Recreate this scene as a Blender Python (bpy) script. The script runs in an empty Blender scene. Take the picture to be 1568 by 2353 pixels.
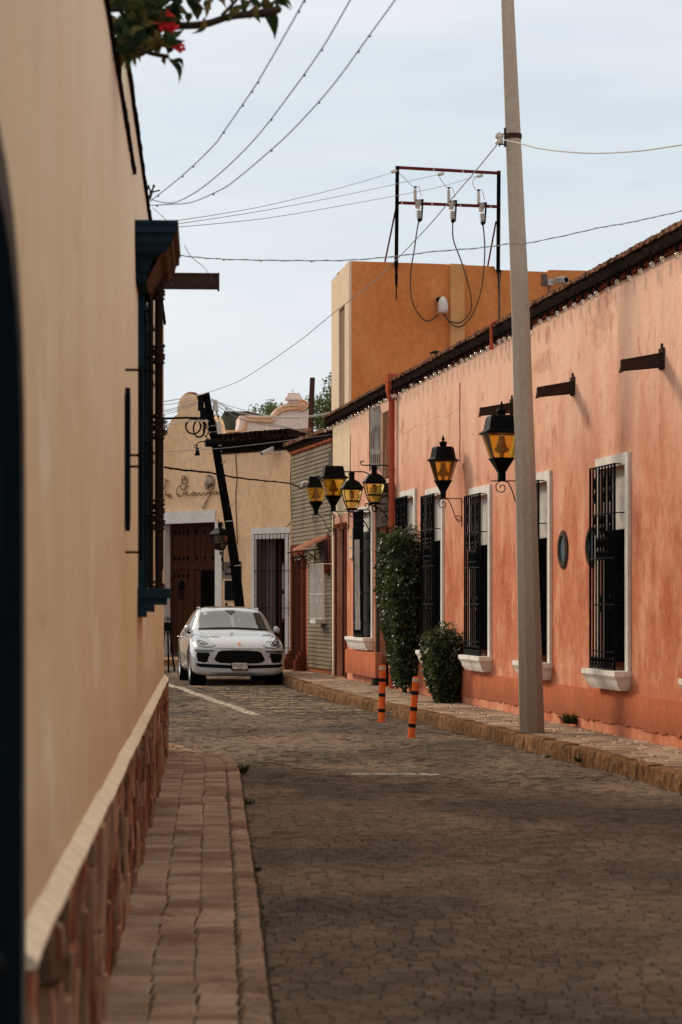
import bpy, bmesh, math, random
from mathutils import Vector, Matrix, noise
from mathutils.bvhtree import BVHTree
random.seed(7)
R = math.radians
sc = bpy.context.scene
C = sc.collection
# ------------------------------------------------------------------ camera
F = 5555.0; CX = 784.0; HY = 1385.0; EYE = 1.67      # focal in px of a 1568x2353 picture, horizon row, eye height
cam_d = bpy.data.cameras.new('camera'); cam = bpy.data.objects.new('camera', cam_d); C.objects.link(cam)
cam.location = (0, 0, EYE); cam.rotation_euler = (R(90), 0, 0)
cam_d.sensor_fit = 'VERTICAL'; cam_d.sensor_height = 36; cam_d.sensor_width = 24; cam_d.lens = 85
cam_d.shift_y = 208.5 / 2353.0
cam_d.clip_start = 0.2; cam_d.clip_end = 2000
cam_d.dof.use_dof = True; cam_d.dof.focus_distance = 40; cam_d.dof.aperture_fstop = 4.5
sc.camera = cam
# ------------------------------------------------------------------ light
SUN_AZ = Vector((-0.62, 0.79, 0)).normalized(); SUN_EL = R(25)
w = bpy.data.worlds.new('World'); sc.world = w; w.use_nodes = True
nt = w.node_tree; N = nt.nodes; L = nt.links; N.clear()
wo = N.new('ShaderNodeOutputWorld'); bg = N.new('ShaderNodeBackground'); L.new(bg.outputs[0], wo.inputs[0])
sky = N.new('ShaderNodeTexSky'); sky.sky_type = 'NISHITA'; sky.sun_disc = False
sky.sun_elevation = SUN_EL; sky.sun_rotation = math.atan2(SUN_AZ.x, SUN_AZ.y); sky.air_density = 1.0; sky.dust_density = 2.0
tc = N.new('ShaderNodeTexCoord'); mp = N.new('ShaderNodeMapping'); mp.inputs['Scale'].default_value = (1.2, 1.2, 7)
L.new(tc.outputs['Generated'], mp.inputs[0])
cn = N.new('ShaderNodeTexNoise'); cn.inputs['Scale'].default_value = 1.7; cn.inputs['Detail'].default_value = 5
cn.inputs['Roughness'].default_value = .55; L.new(mp.outputs[0], cn.inputs[0])
cr = N.new('ShaderNodeValToRGB'); cr.color_ramp.elements[0].position = .44; cr.color_ramp.elements[1].position = .62
cr.color_ramp.elements[0].color = (.0, .0, .0, 1); cr.color_ramp.elements[1].color = (1, 1, 1, 1)
L.new(cn.outputs[0], cr.inputs[0])
cc = N.new('ShaderNodeMixRGB'); L.new(cr.outputs[0], cc.inputs[0])
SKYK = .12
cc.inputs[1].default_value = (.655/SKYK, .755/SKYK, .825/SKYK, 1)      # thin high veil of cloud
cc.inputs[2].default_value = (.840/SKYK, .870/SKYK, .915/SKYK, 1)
# the veil is brightened overhead, above the frame, to add ambient light
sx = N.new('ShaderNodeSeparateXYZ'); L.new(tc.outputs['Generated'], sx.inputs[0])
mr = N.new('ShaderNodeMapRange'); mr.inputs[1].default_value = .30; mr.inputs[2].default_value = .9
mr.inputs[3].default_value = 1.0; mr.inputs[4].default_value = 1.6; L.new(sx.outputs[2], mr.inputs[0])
# the high veil is also tinted warm there, added for warmer ambient light
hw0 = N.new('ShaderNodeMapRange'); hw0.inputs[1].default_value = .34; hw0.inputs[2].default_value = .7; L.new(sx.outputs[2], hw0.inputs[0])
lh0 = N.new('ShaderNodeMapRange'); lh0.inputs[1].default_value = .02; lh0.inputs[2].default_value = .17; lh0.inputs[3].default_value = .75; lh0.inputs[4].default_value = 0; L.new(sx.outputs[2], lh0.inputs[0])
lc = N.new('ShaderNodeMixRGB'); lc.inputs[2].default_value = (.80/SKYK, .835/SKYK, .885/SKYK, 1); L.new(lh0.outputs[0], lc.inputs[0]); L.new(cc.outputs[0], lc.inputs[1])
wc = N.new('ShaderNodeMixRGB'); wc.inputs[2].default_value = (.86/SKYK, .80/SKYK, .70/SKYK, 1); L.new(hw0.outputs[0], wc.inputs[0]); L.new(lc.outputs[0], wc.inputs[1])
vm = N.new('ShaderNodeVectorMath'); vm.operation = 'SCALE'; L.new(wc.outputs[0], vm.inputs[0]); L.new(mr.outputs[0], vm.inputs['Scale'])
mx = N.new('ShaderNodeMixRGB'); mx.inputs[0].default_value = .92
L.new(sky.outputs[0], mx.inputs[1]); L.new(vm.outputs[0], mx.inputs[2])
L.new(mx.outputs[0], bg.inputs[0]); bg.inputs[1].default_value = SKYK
sd = bpy.data.lights.new('sun', 'SUN'); sd.energy = 3.3; sd.angle = R(11); sd.color = (1.0, .84, .64)
sun = bpy.data.objects.new('sun', sd); C.objects.link(sun)
sv = Vector((SUN_AZ.x*math.cos(SUN_EL), SUN_AZ.y*math.cos(SUN_EL), math.sin(SUN_EL)))
sun.rotation_euler = sv.to_track_quat('Z', 'Y').to_euler(); sun.location = sv*60
sc.view_settings.view_transform = 'Standard'; sc.view_settings.look = 'None'
sc.view_settings.exposure = 0.0; sc.view_settings.gamma = 1
sc.render.engine = 'CYCLES'
# ------------------------------------------------------------------ helpers
def P(u, v, Y):
    return Vector(((u-CX)/F*Y, Y, EYE+(HY-v)/F*Y))
class Pl:
    """vertical plane through p0 with horizontal direction d; n looks to the street"""
    def __init__(s, p0, d, face):
        s.p = Vector((p0[0], p0[1])); s.d = Vector(d).normalized(); n = Vector((s.d.y, -s.d.x))
        s.n = n if n.dot(Vector(face)) > 0 else -n
    def w(s, a, z, o=0):
        q = s.p+s.d*a+s.n*o; return Vector((q.x, q.y, z))
    def hit(s, u, v, o=0):
        r = Vector(((u-CX)/F, 1)); t = (s.p.dot(s.n)+o)/r.dot(s.n); q = r*t
        return ((q-s.p).dot(s.d), EYE+(HY-v)/F*t)
    def S(s, u, o=0): return s.hit(u, HY, o)[0]
    def Z(s, u, v, o=0): return s.hit(u, v, o)[1]
    def pt(s, u, v, o=0):
        a, z = s.hit(u, v, o); return s.w(a, z, o)
LW = Pl((-.438, 0), (-.0565, 1), (1, 0))
RW = Pl((7.12, 0), (-.1483, 1), (-1, 0))
HF = Pl((-5.19, 70.5), (3.855, -4.3), (0, -1))
GF = Pl((-.171, 50), (-.2, 1), (-1, 0))          # grey clad house
class MB:
    def __init__(s): s.v = []; s.f = []
    def add(s, vs, fs):
        b = len(s.v); s.v += [Vector(x) for x in vs]; s.f += [tuple(b+i for i in f) for f in fs]; return s
    def hexa(s, p):     # 8 pts: bottom ring 4, top ring 4
        return s.add(p, [(3, 2, 1, 0), (4, 5, 6, 7), (0, 1, 5, 4), (1, 2, 6, 5), (2, 3, 7, 6), (3, 0, 4, 7)])
    def box(s, x0, x1, y0, y1, z0, z1):
        return s.hexa([(x0, y0, z0), (x1, y0, z0), (x1, y1, z0), (x0, y1, z0), (x0, y0, z1), (x1, y0, z1), (x1, y1, z1), (x0, y1, z1)])
    def pbox(s, pl, a0, a1, z0, z1, o0, o1):
        return s.hexa([pl.w(a0, z0, o0), pl.w(a1, z0, o0), pl.w(a1, z0, o1), pl.w(a0, z0, o1), pl.w(a0, z1, o0), pl.w(a1, z1, o0), pl.w(a1, z1, o1), pl.w(a0, z1, o1)])
    def ppoly(s, pl, pts, o0, o1):
        n = len(pts); vs = [pl.w(a, z, o0) for a, z in pts]+[pl.w(a, z, o1) for a, z in pts]
        return s.add(vs, [tuple(range(n)), tuple(range(2*n-1, n-1, -1))]+[(i, (i+1) % n, n+(i+1) % n, n+i) for i in range(n)])
    def prism(s, pts, vec):
        n = len(pts); vec = Vector(vec); vs = [Vector(p) for p in pts]; vs += [p+vec for p in vs]
        return s.add(vs, [tuple(range(n)), tuple(range(2*n-1, n-1, -1))]+[(i, (i+1) % n, n+(i+1) % n, n+i) for i in range(n)])
    def tube(s, pts, r, seg=6):
        pts = [Vector(p) for p in pts]; n = len(pts)
        rr = r if isinstance(r, (list, tuple)) else [r]*n
        rings = []; up = None
        for i, p in enumerate(pts):
            t = (pts[min(i+1, n-1)]-pts[max(i-1, 0)])
            if t.length < 1e-9: t = Vector((0, 0, 1))
            t.normalize()
            if up is None: up = Vector((0, 0, 1)) if abs(t.z) < .9 else Vector((1, 0, 0))
            a = t.cross(up)
            if a.length < 1e-4: a = t.cross(Vector((1, .3, 0)))
            a.normalize(); b = a.cross(t).normalized(); up = b
            rings.append([p+(a*math.cos(k*2*math.pi/seg)+b*math.sin(k*2*math.pi/seg))*rr[i] for k in range(seg)])
        return s.loft(rings)
    def loft(s, rings, cap=True):
        m = len(rings[0]); n = len(rings); vs = [q for r_ in rings for q in r_]; fs = []
        for i in range(n-1):
            for k in range(m): fs.append((i*m+k, i*m+(k+1) % m, (i+1)*m+(k+1) % m, (i+1)*m+k))
        if cap: fs += [tuple(range(m-1, -1, -1)), tuple((n-1)*m+k for k in range(m))]
        return s.add(vs, fs)
    def lathe(s, o, prof, seg=12, rot=0, axis=None, xd=None):
        """profile [(r, h)] about an upright axis through o (or given axis)"""
        o = Vector(o); ax = Vector(axis or (0, 0, 1)).normalized()
        if xd is None: xd = Vector((1, 0, 0)) if abs(ax.x) < .9 else Vector((0, 1, 0))
        xd = (Vector(xd)-ax*Vector(xd).dot(ax)).normalized(); yd = ax.cross(xd)
        return s.loft([[o+ax*h+(xd*math.cos(rot+k*2*math.pi/seg)+yd*math.sin(rot+k*2*math.pi/seg))*max(r_, 1e-4) for k in range(seg)] for r_, h in prof])
    def ball(s, o, r, seg=10, sq=1.0):
        return s.lathe(o, [(r*math.sin(math.pi*i/8), -r*sq*math.cos(math.pi*i/8)) for i in range(9)], seg)
def smooth_pts(pts, n=6):
    pts = [Vector(p) for p in pts]; out = []
    for i in range(len(pts)-1):
        p0 = pts[max(i-1, 0)]; p1 = pts[i]; p2 = pts[i+1]; p3 = pts[min(i+2, len(pts)-1)]
        for k in range(n):
            t = k/n
            out.append(.5*((2*p1)+(p2-p0)*t+(2*p0-5*p1+4*p2-p3)*t*t+(3*p1-p0-3*p2+p3)*t**3))
    return out+[pts[-1]]
class Thing:
    """an Empty at the base; parts are built in world coordinates and stored relative to it"""
    def __init__(s, name, loc, label, cat, group=None, kind=None, empty=True):
        s.loc = Vector(loc); s.o = bpy.data.objects.new(name, None); C.objects.link(s.o); s.o.location = s.loc
        s.o.empty_display_size = .2
        props(s.o, label, cat, group, kind)
    def part(s, name, mb, mat, parent=None, smooth=False, label=None, sharp=None):
        return mk(name, mb, mat, parent or s.o, s.loc, smooth, label)
def props(o, label=None, cat=None, group=None, kind=None):
    if label: o['label'] = label
    if cat: o['category'] = cat
    if group: o['group'] = group
    if kind: o['kind'] = kind
def mk(name, mb, mat, parent=None, loc=None, smooth=False, label=None):
    me = bpy.data.meshes.new(name); lo = Vector(loc or (0, 0, 0))
    if isinstance(mb, bpy.types.Mesh): me = mb
    else:
        me.from_pydata([v-lo for v in mb.v], [], mb.f); me.validate()
        bm = bmesh.new(); bm.from_mesh(me); bmesh.ops.recalc_face_normals(bm, faces=bm.faces); bm.to_mesh(me); bm.free()
    mats = mat if isinstance(mat, (list, tuple)) else [mat]
    for m_ in mats: me.materials.append(m_)
    if smooth is True:
        for p in me.polygons: p.use_smooth = True
    elif smooth:
        for p in me.polygons: p.use_smooth = True
        try: me.set_sharp_from_angle(angle=R(smooth))
        except Exception: pass
    o = bpy.data.objects.new(name, me); C.objects.link(o)
    if parent is not None: o.parent = parent
    else: o.location = lo
    if label: o['label'] = label
    return o
def solo(name, mb, mat, label, cat, loc=None, group=None, smooth=False, kind=None):
    if loc is None:
        loc = sum(mb.v, Vector())/len(mb.v); loc.z = min(v.z for v in mb.v)
    o = mk(name, mb, mat, None, loc, smooth); props(o, label, cat, group, kind); return o
def struct(name, mb, mat, smooth=False):
    o = mk(name, mb, mat, None, None, smooth); o['kind'] = 'structure'; return o
def copy_thing(t, loc, rotz=0, label=None):
    r_ = t.copy(); C.objects.link(r_); r_.location = loc; r_.rotation_euler = (0, 0, rotz)
    if label: r_['label'] = label
    for ch in [o for o in bpy.data.objects if o.parent == t]:
        c_ = ch.copy(); C.objects.link(c_); c_.parent = r_
        for g in [o for o in bpy.data.objects if o.parent == ch]:
            d_ = g.copy(); C.objects.link(d_); d_.parent = c_
    return r_
def spiral(c, e1, e2, r0, r1, a0, a1, n=14):
    return [Vector(c)+(e1*math.cos(a0+(a1-a0)*i/n)+e2*math.sin(a0+(a1-a0)*i/n))*(r0+(r1-r0)*i/n) for i in range(n+1)]
# ------------------------------------------------------------------ materials
def mat(name, base, rough=.85, layers=(), bump=0, bscale=40, metal=0, spec=.0, island=0, bstretch=(1, 1, 1), coat=0, fine=.12, emit=None, transl=0):
    """layers: (colour, noise scale, (stretch x,y,z), low, high, amount)"""
    m = bpy.data.materials.new(name); m.use_nodes = True; nt = m.node_tree; N = nt.nodes; L = nt.links
    b = N['Principled BSDF']; b.inputs['Roughness'].default_value = rough; b.inputs['Metallic'].default_value = metal
    b.inputs['Specular IOR Level'].default_value = spec; b.inputs['Coat Weight'].default_value = coat; b.inputs['Coat Roughness'].default_value = .04
    geo = N.new('ShaderNodeNewGeometry'); rgb = N.new('ShaderNodeRGB'); rgb.outputs[0].default_value = (*base, 1); cur = rgb.outputs[0]
    def nz(scale, st, det=6, rg=.6):
        mp = N.new('ShaderNodeMapping'); mp.inputs['Scale'].default_value = st; L.new(geo.outputs['Position'], mp.inputs[0])
        n = N.new('ShaderNodeTexNoise'); n.inputs['Scale'].default_value = scale; n.inputs['Detail'].default_value = det
        n.inputs['Roughness'].default_value = rg; L.new(mp.outputs[0], n.inputs[0]); return n.outputs[0]
    for col, s_, st, lo, hi, am in layers:
        r_ = N.new('ShaderNodeMapRange'); r_.inputs[1].default_value = lo; r_.inputs[2].default_value = hi; r_.inputs[4].default_value = am
        L.new(nz(s_, st), r_.inputs[0]); x = N.new('ShaderNodeMixRGB'); L.new(r_.outputs[0], x.inputs[0]); L.new(cur, x.inputs[1])
        x.inputs[2].default_value = (*col, 1); cur = x.outputs[0]
    if fine:
        r_ = N.new('ShaderNodeMapRange'); r_.inputs[1].default_value = .3; r_.inputs[2].default_value = .7
        r_.inputs[3].default_value = 1-fine; r_.inputs[4].default_value = 1+fine; L.new(nz(bscale*.5, (1, 1, 1), 4), r_.inputs[0])
        x = N.new('ShaderNodeVectorMath'); x.operation = 'SCALE'; L.new(cur, x.inputs[0]); L.new(r_.outputs[0], x.inputs['Scale']); cur = x.outputs[0]
    if island:
        r_ = N.new('ShaderNodeMapRange'); r_.inputs[3].default_value = 1-island; r_.inputs[4].default_value = 1+island
        L.new(geo.outputs['Random Per Island'], r_.inputs[0])
        x = N.new('ShaderNodeVectorMath'); x.operation = 'SCALE'; L.new(cur, x.inputs[0]); L.new(r_.outputs[0], x.inputs['Scale']); cur = x.outputs[0]
    L.new(cur, b.inputs['Base Color'])
    if bump:
        bp = N.new('ShaderNodeBump'); bp.inputs['Strength'].default_value = bump; bp.inputs['Distance'].default_value = .02
        L.new(nz(bscale, bstretch, 8, .65), bp.inputs['Height']); L.new(bp.outputs[0], b.inputs['Normal'])
    if transl:
        tr = N.new('ShaderNodeBsdfTranslucent'); L.new(cur, tr.inputs[0]); ms = N.new('ShaderNodeMixShader'); ms.inputs[0].default_value = transl
        L.new(b.outputs[0], ms.inputs[1]); L.new(tr.outputs[0], ms.inputs[2]); L.new(ms.outputs[0], N['Material Output'].inputs[0])
    return m
def height_mix(m, z0, z1, col, amount, wob=.5):
    """real weathering: paint bleached (or grimed) with height, broken up by noise; inserted before the base colour"""
    nt = m.node_tree; N = nt.nodes; L = nt.links; b = N['Principled BSDF']; src = b.inputs['Base Color'].links[0].from_socket
    geo = N.new('ShaderNodeNewGeometry'); sp = N.new('ShaderNodeSeparateXYZ'); L.new(geo.outputs['Position'], sp.inputs[0])
    mp = N.new('ShaderNodeMapping'); mp.inputs['Scale'].default_value = (1.6, 1.6, .35); L.new(geo.outputs['Position'], mp.inputs[0])
    n = N.new('ShaderNodeTexNoise'); n.inputs['Scale'].default_value = 1.5; n.inputs['Detail'].default_value = 7; n.inputs['Roughness'].default_value = .6; L.new(mp.outputs[0], n.inputs[0])
    ma = N.new('ShaderNodeMath'); ma.operation = 'MULTIPLY_ADD'; L.new(n.outputs[0], ma.inputs[0]); ma.inputs[1].default_value = wob*4; L.new(sp.outputs[2], ma.inputs[2])
    r_ = N.new('ShaderNodeMapRange'); r_.inputs[1].default_value = z0+wob*2; r_.inputs[2].default_value = z1+wob*2; r_.inputs[4].default_value = amount
    L.new(ma.outputs[0], r_.inputs[0]); x = N.new('ShaderNodeMixRGB'); L.new(r_.outputs[0], x.inputs[0]); L.new(src, x.inputs[1]); x.inputs[2].default_value = (*col, 1)
    L.new(x.outputs[0], b.inputs['Base Color']); return m
def speck(m, layers):
    nt = m.node_tree; N = nt.nodes; L = nt.links; b = N['Principled BSDF']; cur = b.inputs['Base Color'].links[0].from_socket; geo = N.new('ShaderNodeNewGeometry')
    for col, s_, st, lo, hi, am in layers:
        mp = N.new('ShaderNodeMapping'); mp.inputs['Scale'].default_value = st; mp.inputs['Location'].default_value = (s_, 3, 1); L.new(geo.outputs['Position'], mp.inputs[0])
        n = N.new('ShaderNodeTexNoise'); n.inputs['Scale'].default_value = s_; n.inputs['Detail'].default_value = 6; n.inputs['Roughness'].default_value = .62; L.new(mp.outputs[0], n.inputs[0])
        r_ = N.new('ShaderNodeMapRange'); r_.inputs[1].default_value = lo; r_.inputs[2].default_value = hi; r_.inputs[4].default_value = am; L.new(n.outputs[0], r_.inputs[0])
        x = N.new('ShaderNodeMixRGB'); L.new(r_.outputs[0], x.inputs[0]); L.new(cur, x.inputs[1]); x.inputs[2].default_value = (*col, 1); cur = x.outputs[0]
    L.new(cur, b.inputs['Base Color']); return m
m_cream = mat('cream_plaster', (.68, .505, .31), .9, [((.76, .62, .45), .9, (1, .35, 1), .46, .66, .5), ((.56, .39, .23), .9, (1, .3, 1.2), .52, .70, .45), ((.82, .73, .58), 2.2, (1, .35, .6), .56, .66, .5), ((.46, .31, .19), 3.0, (1, .3, 1.6), .64, .72, .4)], .3, 9, bstretch=(1, .5, .9), fine=.05)
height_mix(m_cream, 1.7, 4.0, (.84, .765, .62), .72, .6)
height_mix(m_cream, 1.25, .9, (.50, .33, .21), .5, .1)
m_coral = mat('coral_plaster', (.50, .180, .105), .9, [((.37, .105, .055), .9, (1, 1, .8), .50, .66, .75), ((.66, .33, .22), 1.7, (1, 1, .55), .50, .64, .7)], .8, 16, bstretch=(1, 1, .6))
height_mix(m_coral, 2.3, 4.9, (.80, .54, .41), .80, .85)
speck(m_coral, [((.66, .34, .23), 2.2, (1, 1, .7), .52, .64, .45), ((.36, .105, .06), 3.4, (1, 1, .6), .58, .68, .5), ((.72, .44, .32), 12, (1.2, 1.2, .6), .60, .68, .4), ((.30, .10, .06), 18, (1.3, 1.3, .6), .66, .71, .55), ((.26, .085, .05), .5, (1, 1, 2.2), .60, .66, .3)])
m_coral2 = mat('coral_dado', (.47, .15, .080), .9, [((.36, .115, .062), 1.3, (1, 1, .8), .48, .70, .5), ((.66, .36, .24), 7, (1, 1, .5), .6, .8, .4)], .5, 22)
m_redbase = mat('dark_red_base', (.10, .026, .015), .9, [((.18, .06, .035), 14, (1, 1, 1), .55, .7, .6)], .6, 30)
m_creamp = mat('cream_panel', (.66, .52, .36), .9, [((.50, .38, .25), 2, (1, 1, .3), .5, .8, .6)], .3, 20)
m_white = mat('white_lime_paint', (.66, .62, .565), .8, [((.44, .40, .36), 2.2, (1, 1, .5), .48, .72, .65), ((.30, .25, .21), 9, (1, 1, .5), .64, .72, .5)], .25, 30)
m_whiter = mat('white_sill_paint', (.74, .70, .65), .8, [((.50, .41, .34), 3.5, (1, 1, .6), .50, .70, .7), ((.30, .22, .17), 11, (1, 1, .6), .63, .70, .6)], .3, 24)
m_hotel = mat('ochre_plaster', (.76, .50, .30), .9, [((.58, .34, .18), 1.1, (1, 1, .5), .5, .75, .7), ((.68, .46, .27), 2.4, (1, 1, .3), .5, .8, .5), ((.36, .20, .1), 12, (2, 2, .25), .68, .76, .6)], .3, 12)
m_orange = mat('orange_plaster', (.55, .205, .066), .9, [((.44, .145, .042), .8, (1, 1, .7), .48, .7, .6), ((.62, .30, .12), 1.9, (1, 1, .3), .5, .8, .5), ((.30, .2, .13), 7, (1, 1, 1), .70, .74, .5)], .4, 14)
m_pale = mat('pale_plaster', (.66, .52, .38), .9, [((.52, .38, .26), 2, (1, 1, .3), .5, .8, .6)], .3, 20)
m_pink = mat('pink_lime_plaster', (.70, .56, .50), .9, [((.42, .26, .22), 2.2, (1, 1, 1), .62, .7, .6)], .3, 16)
m_trim = mat('apricot_trim', (.66, .38, .22), .9, [((.74, .56, .42), 3, (1, 1, 1), .5, .8, .6)], .2, 16)
m_green = mat('dark_green_sheet', (.05, .06, .04), .7, [((.09, .09, .07), 1.5, (1, 1, .3), .4, .8, .7)], .1, 20)
m_navy = mat('navy_paint', (.0035, .008, .012), .7, [((.010, .022, .032), 6, (1, 1, .3), .5, .8, .7)], .2, 40)
m_blue = mat('dark_blue_moulding', (.015, .033, .048), .65, [((.010, .026, .04), 5, (1, 1, 1), .45, .7, .8)], .25, 40)
m_umber = mat('weathered_shade_brown', (.13, .075, .05), .8, [((.05, .03, .022), 9, (1, 1, .3), .4, .7, .8), ((.24, .16, .11), 20, (1, 1, .4), .6, .75, .5)], .5, 40)
m_greystone = mat('grey_stone_surround', (.12, .10, .088), .85, [((.08, .075, .07), 4, (1, 1, .5), .45, .8, .7)], .4, 24)
m_iron = mat('black_iron', (.0045, .0045, .005), .55, [((.014, .009, .006), 30, (1, 1, 1), .6, .75, .5)], .2, 90, spec=.03)
m_black = mat('black_shutter', (.0035, .004, .0045), .7, fine=0, spec=.0)
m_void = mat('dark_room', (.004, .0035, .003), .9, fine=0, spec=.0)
m_rust = mat('rusty_steel', (.045, .028, .022), .8, [((.04, .028, .022), 12, (1, 1, 1), .4, .7, .8), ((.16, .11, .09), 22, (1, 1, 1), .62, .72, .7)], .5, 60)
m_redsteel = mat('oxide_red_steel', (.12, .022, .018), .7, [((.05, .014, .012), 5, (1, 1, 1), .5, .8, .7)], .1, 40)
m_tile = mat('clay_tile', (.24, .12, .075), .9, [((.06, .04, .03), 6, (1, 1, 1), .42, .62, .9), ((.38, .24, .16), 24, (1, 1, 1), .6, .75, .6)], .6, 50, island=.35)
m_tiledark = mat('soot_clay', (.014, .010, .008), .9, [((.06, .026, .018), 10, (1, 1, 1), .55, .7, .8)], .6, 50, island=.35)
m_conc = mat('pole_concrete', (.38, .32, .265), .9, [((.27, .24, .21), 1.2, (2, 2, .5), .4, .75, .7), ((.18, .16, .15), 34, (1, 1, 1), .68, .76, .7), ((.46, .30, .22), 4, (2, 2, .6), .7, .8, .4)], .3, 50)
height_mix(m_conc, 2.2, .3, (.21, .155, .115), .7, .35)
height_mix(m_coral2, .60, .34, (.24, .085, .05), .65, .12)
m_tar = mat('tarred_timber', (.004, .004, .004), .85, [((.014, .012, .011), 10, (1, 1, .15), .5, .8, .8)], .5, 40, bstretch=(1, 1, .2), spec=.0)
m_wood = mat('dark_door_timber', (.062, .024, .013), .6, [((.022, .010, .006), 7, (6, 6, .4), .4, .7, .8), ((.10, .045, .025), 3, (8, 8, .3), .6, .8, .6)], .4, 30, bstretch=(4, 4, .3))
m_board = mat('weathered_board', (.14, .115, .09), .9, [((.09, .07, .05), 5, (8, 8, .5), .45, .7, .8)], .5, 30, bstretch=(4, 4, .3))
m_reddoor = mat('dark_red_paint', (.14, .042, .028), .7, [((.06, .012, .01), 3, (1, 1, .5), .4, .8, .7)], .1, 30)
m_redin = mat('maroon_leaf', (.035, .012, .009), .7, fine=0)
m_stonedk = mat('dark_cantera_stone', (.085, .065, .05), .9, [((.03, .025, .02), 4, (1, 1, .6), .4, .75, .8), ((.2, .16, .12), 12, (1, 1, 1), .62, .75, .5)], .6, 30)
m_pipe = mat('coral_pipe_paint', (.40, .085, .045), .65, [((.28, .06, .035), 3, (1, 1, .3), .4, .8, .7)], .1, 30)
m_porc = mat('porcelain', (.55, .52, .46), .25, [((.25, .22, .18), 20, (1, 1, .4), .5, .7, .8)], spec=.5)
m_cable = mat('black_cable', (.008, .008, .009), .55, fine=0)
m_cableb = mat('blue_grey_cord', (.10, .10, .20), .6, fine=0)
m_cablew = mat('pale_cable', (.55, .52, .47), .6, fine=0)
m_cableg = mat('grey_cable', (.26, .26, .27), .6, fine=0)
m_leaf = mat('glossy_leaf', (.040, .052, .018), .42, [((.075, .10, .03), 3, (1, 1, 1), .5, .7, .7), ((.09, .05, .02), 5, (1, 1, 1), .62, .7, .6)], island=.6, spec=.32, transl=.2, fine=0)
m_leafdk = mat('tree_leaf', (.10, .12, .05), .5, [((.20, .21, .09), 1.2, (1, 1, 1), .45, .7, .8)], island=.5, transl=.3, fine=0)
m_leafov = mat('long_leaf', (.018, .030, .014), .5, [((.13, .09, .03), 6, (1, 1, 1), .5, .62, .9)], island=.5, transl=.3, fine=0)
m_postwood = mat('dark_post_timber', (.035, .022, .016), .85, [((.012, .008, .007), 9, (1, 1, .3), .4, .7, .8)], .5, 40)
m_bark = mat('bark', (.045, .03, .021), .9, [((.03, .02, .015), 9, (1, 1, .3), .4, .7, .8)], .6, 30)
m_flower = mat('red_petal', (.70, .05, .06), .6, island=.3, transl=.4, fine=0)
m_weed = mat('weed', (.045, .06, .02), .7, island=.5, transl=.2, fine=0)
m_postorange = mat('orange_flex_plastic', (.56, .105, .028), .5, [((.35, .10, .04), 8, (1, 1, .5), .5, .8, .5)], .05, 40)
m_postblack = mat('black_band', (.012, .012, .014), .6, fine=0)
m_postwhite = mat('worn_reflective_band', (.45, .38, .30), .6, [((.3, .2, .14), 18, (1, 1, 1), .4, .7, .7)])
m_alu = mat('painted_metal', (.32, .31, .29), .5, [((.18, .17, .16), 5, (1, 1, 1), .4, .8, .7)], metal=.3)
m_steelplate = mat('dull_mirror_steel', (.42, .38, .33), .28, [((.2, .14, .1), 3, (3, 3, .5), .45, .7, .8)], metal=.8, bump=.2, bscale=4)
m_brownpanel = mat('brown_wall_panel', (.12, .055, .035), .5, [((.3, .2, .14), 2.5, (3, 3, .4), .5, .7, .7)], .1, 6)
m_camw = mat('white_camera_shell', (.5, .49, .46), .4, fine=.05)
m_plast = mat('clear_litter_plastic', (.5, .42, .38), .2, fine=.3)
m_granite = mat('rose_stone_block', (.235, .14, .09), .9, [((.20, .055, .030), 2.6, (1.6, 1.6, .7), .50, .58, .85), ((.36, .25, .17), 4, (1.5, 1.5, .7), .56, .66, .7), ((.035, .016, .012), 5, (1.6, 1.6, .8), .60, .66, .95)], 1.0, 20, bstretch=(1, 1, .6), island=.5)
m_band = mat('lime_band', (.72, .615, .46), .9, [((.42, .33, .24), 5, (1, 1, 1), .5, .8, .6)], .4, 24)
m_kerb = mat('ochre_kerb_stone', (.21, .115, .060), .95, [((.10, .05, .028), 7, (3, 3, .5), .42, .62, .9), ((.42, .27, .15), 14, (2, 2, .6), .58, .72, .7)], 1.0, 45, island=.22)
m_slab = mat('pavement_slab', (.35, .255, .185), .95, [((.15, .095, .07), 2.6, (1, 1, 1), .42, .7, .8), ((.33, .25, .19), 11, (1, 1, 1), .55, .75, .5)], .6, 45, island=.22)
m_slabl = mat('rose_pavement_slab', (.30, .215, .155), .95, [((.17, .095, .072), 1.6, (1, 1, 1), .45, .62, .7), ((.33, .25, .185), 5, (1, 1, 1), .55, .68, .6), ((.11, .075, .058), 14, (1, 1, 1), .60, .70, .6)], .7, 45, island=.26)
m_joint = mat('dirt_joint', (.068, .050, .038), 1, [((.11, .075, .05), 6, (1, 1, 1), .5, .7, .7)], .5, 60)
m_clad = mat('grey_cladding', (.24, .195, .145), .85, [((.13, .105, .075), .9, (1, 1, .6), .45, .65, .8)], .3, 40)
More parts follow.
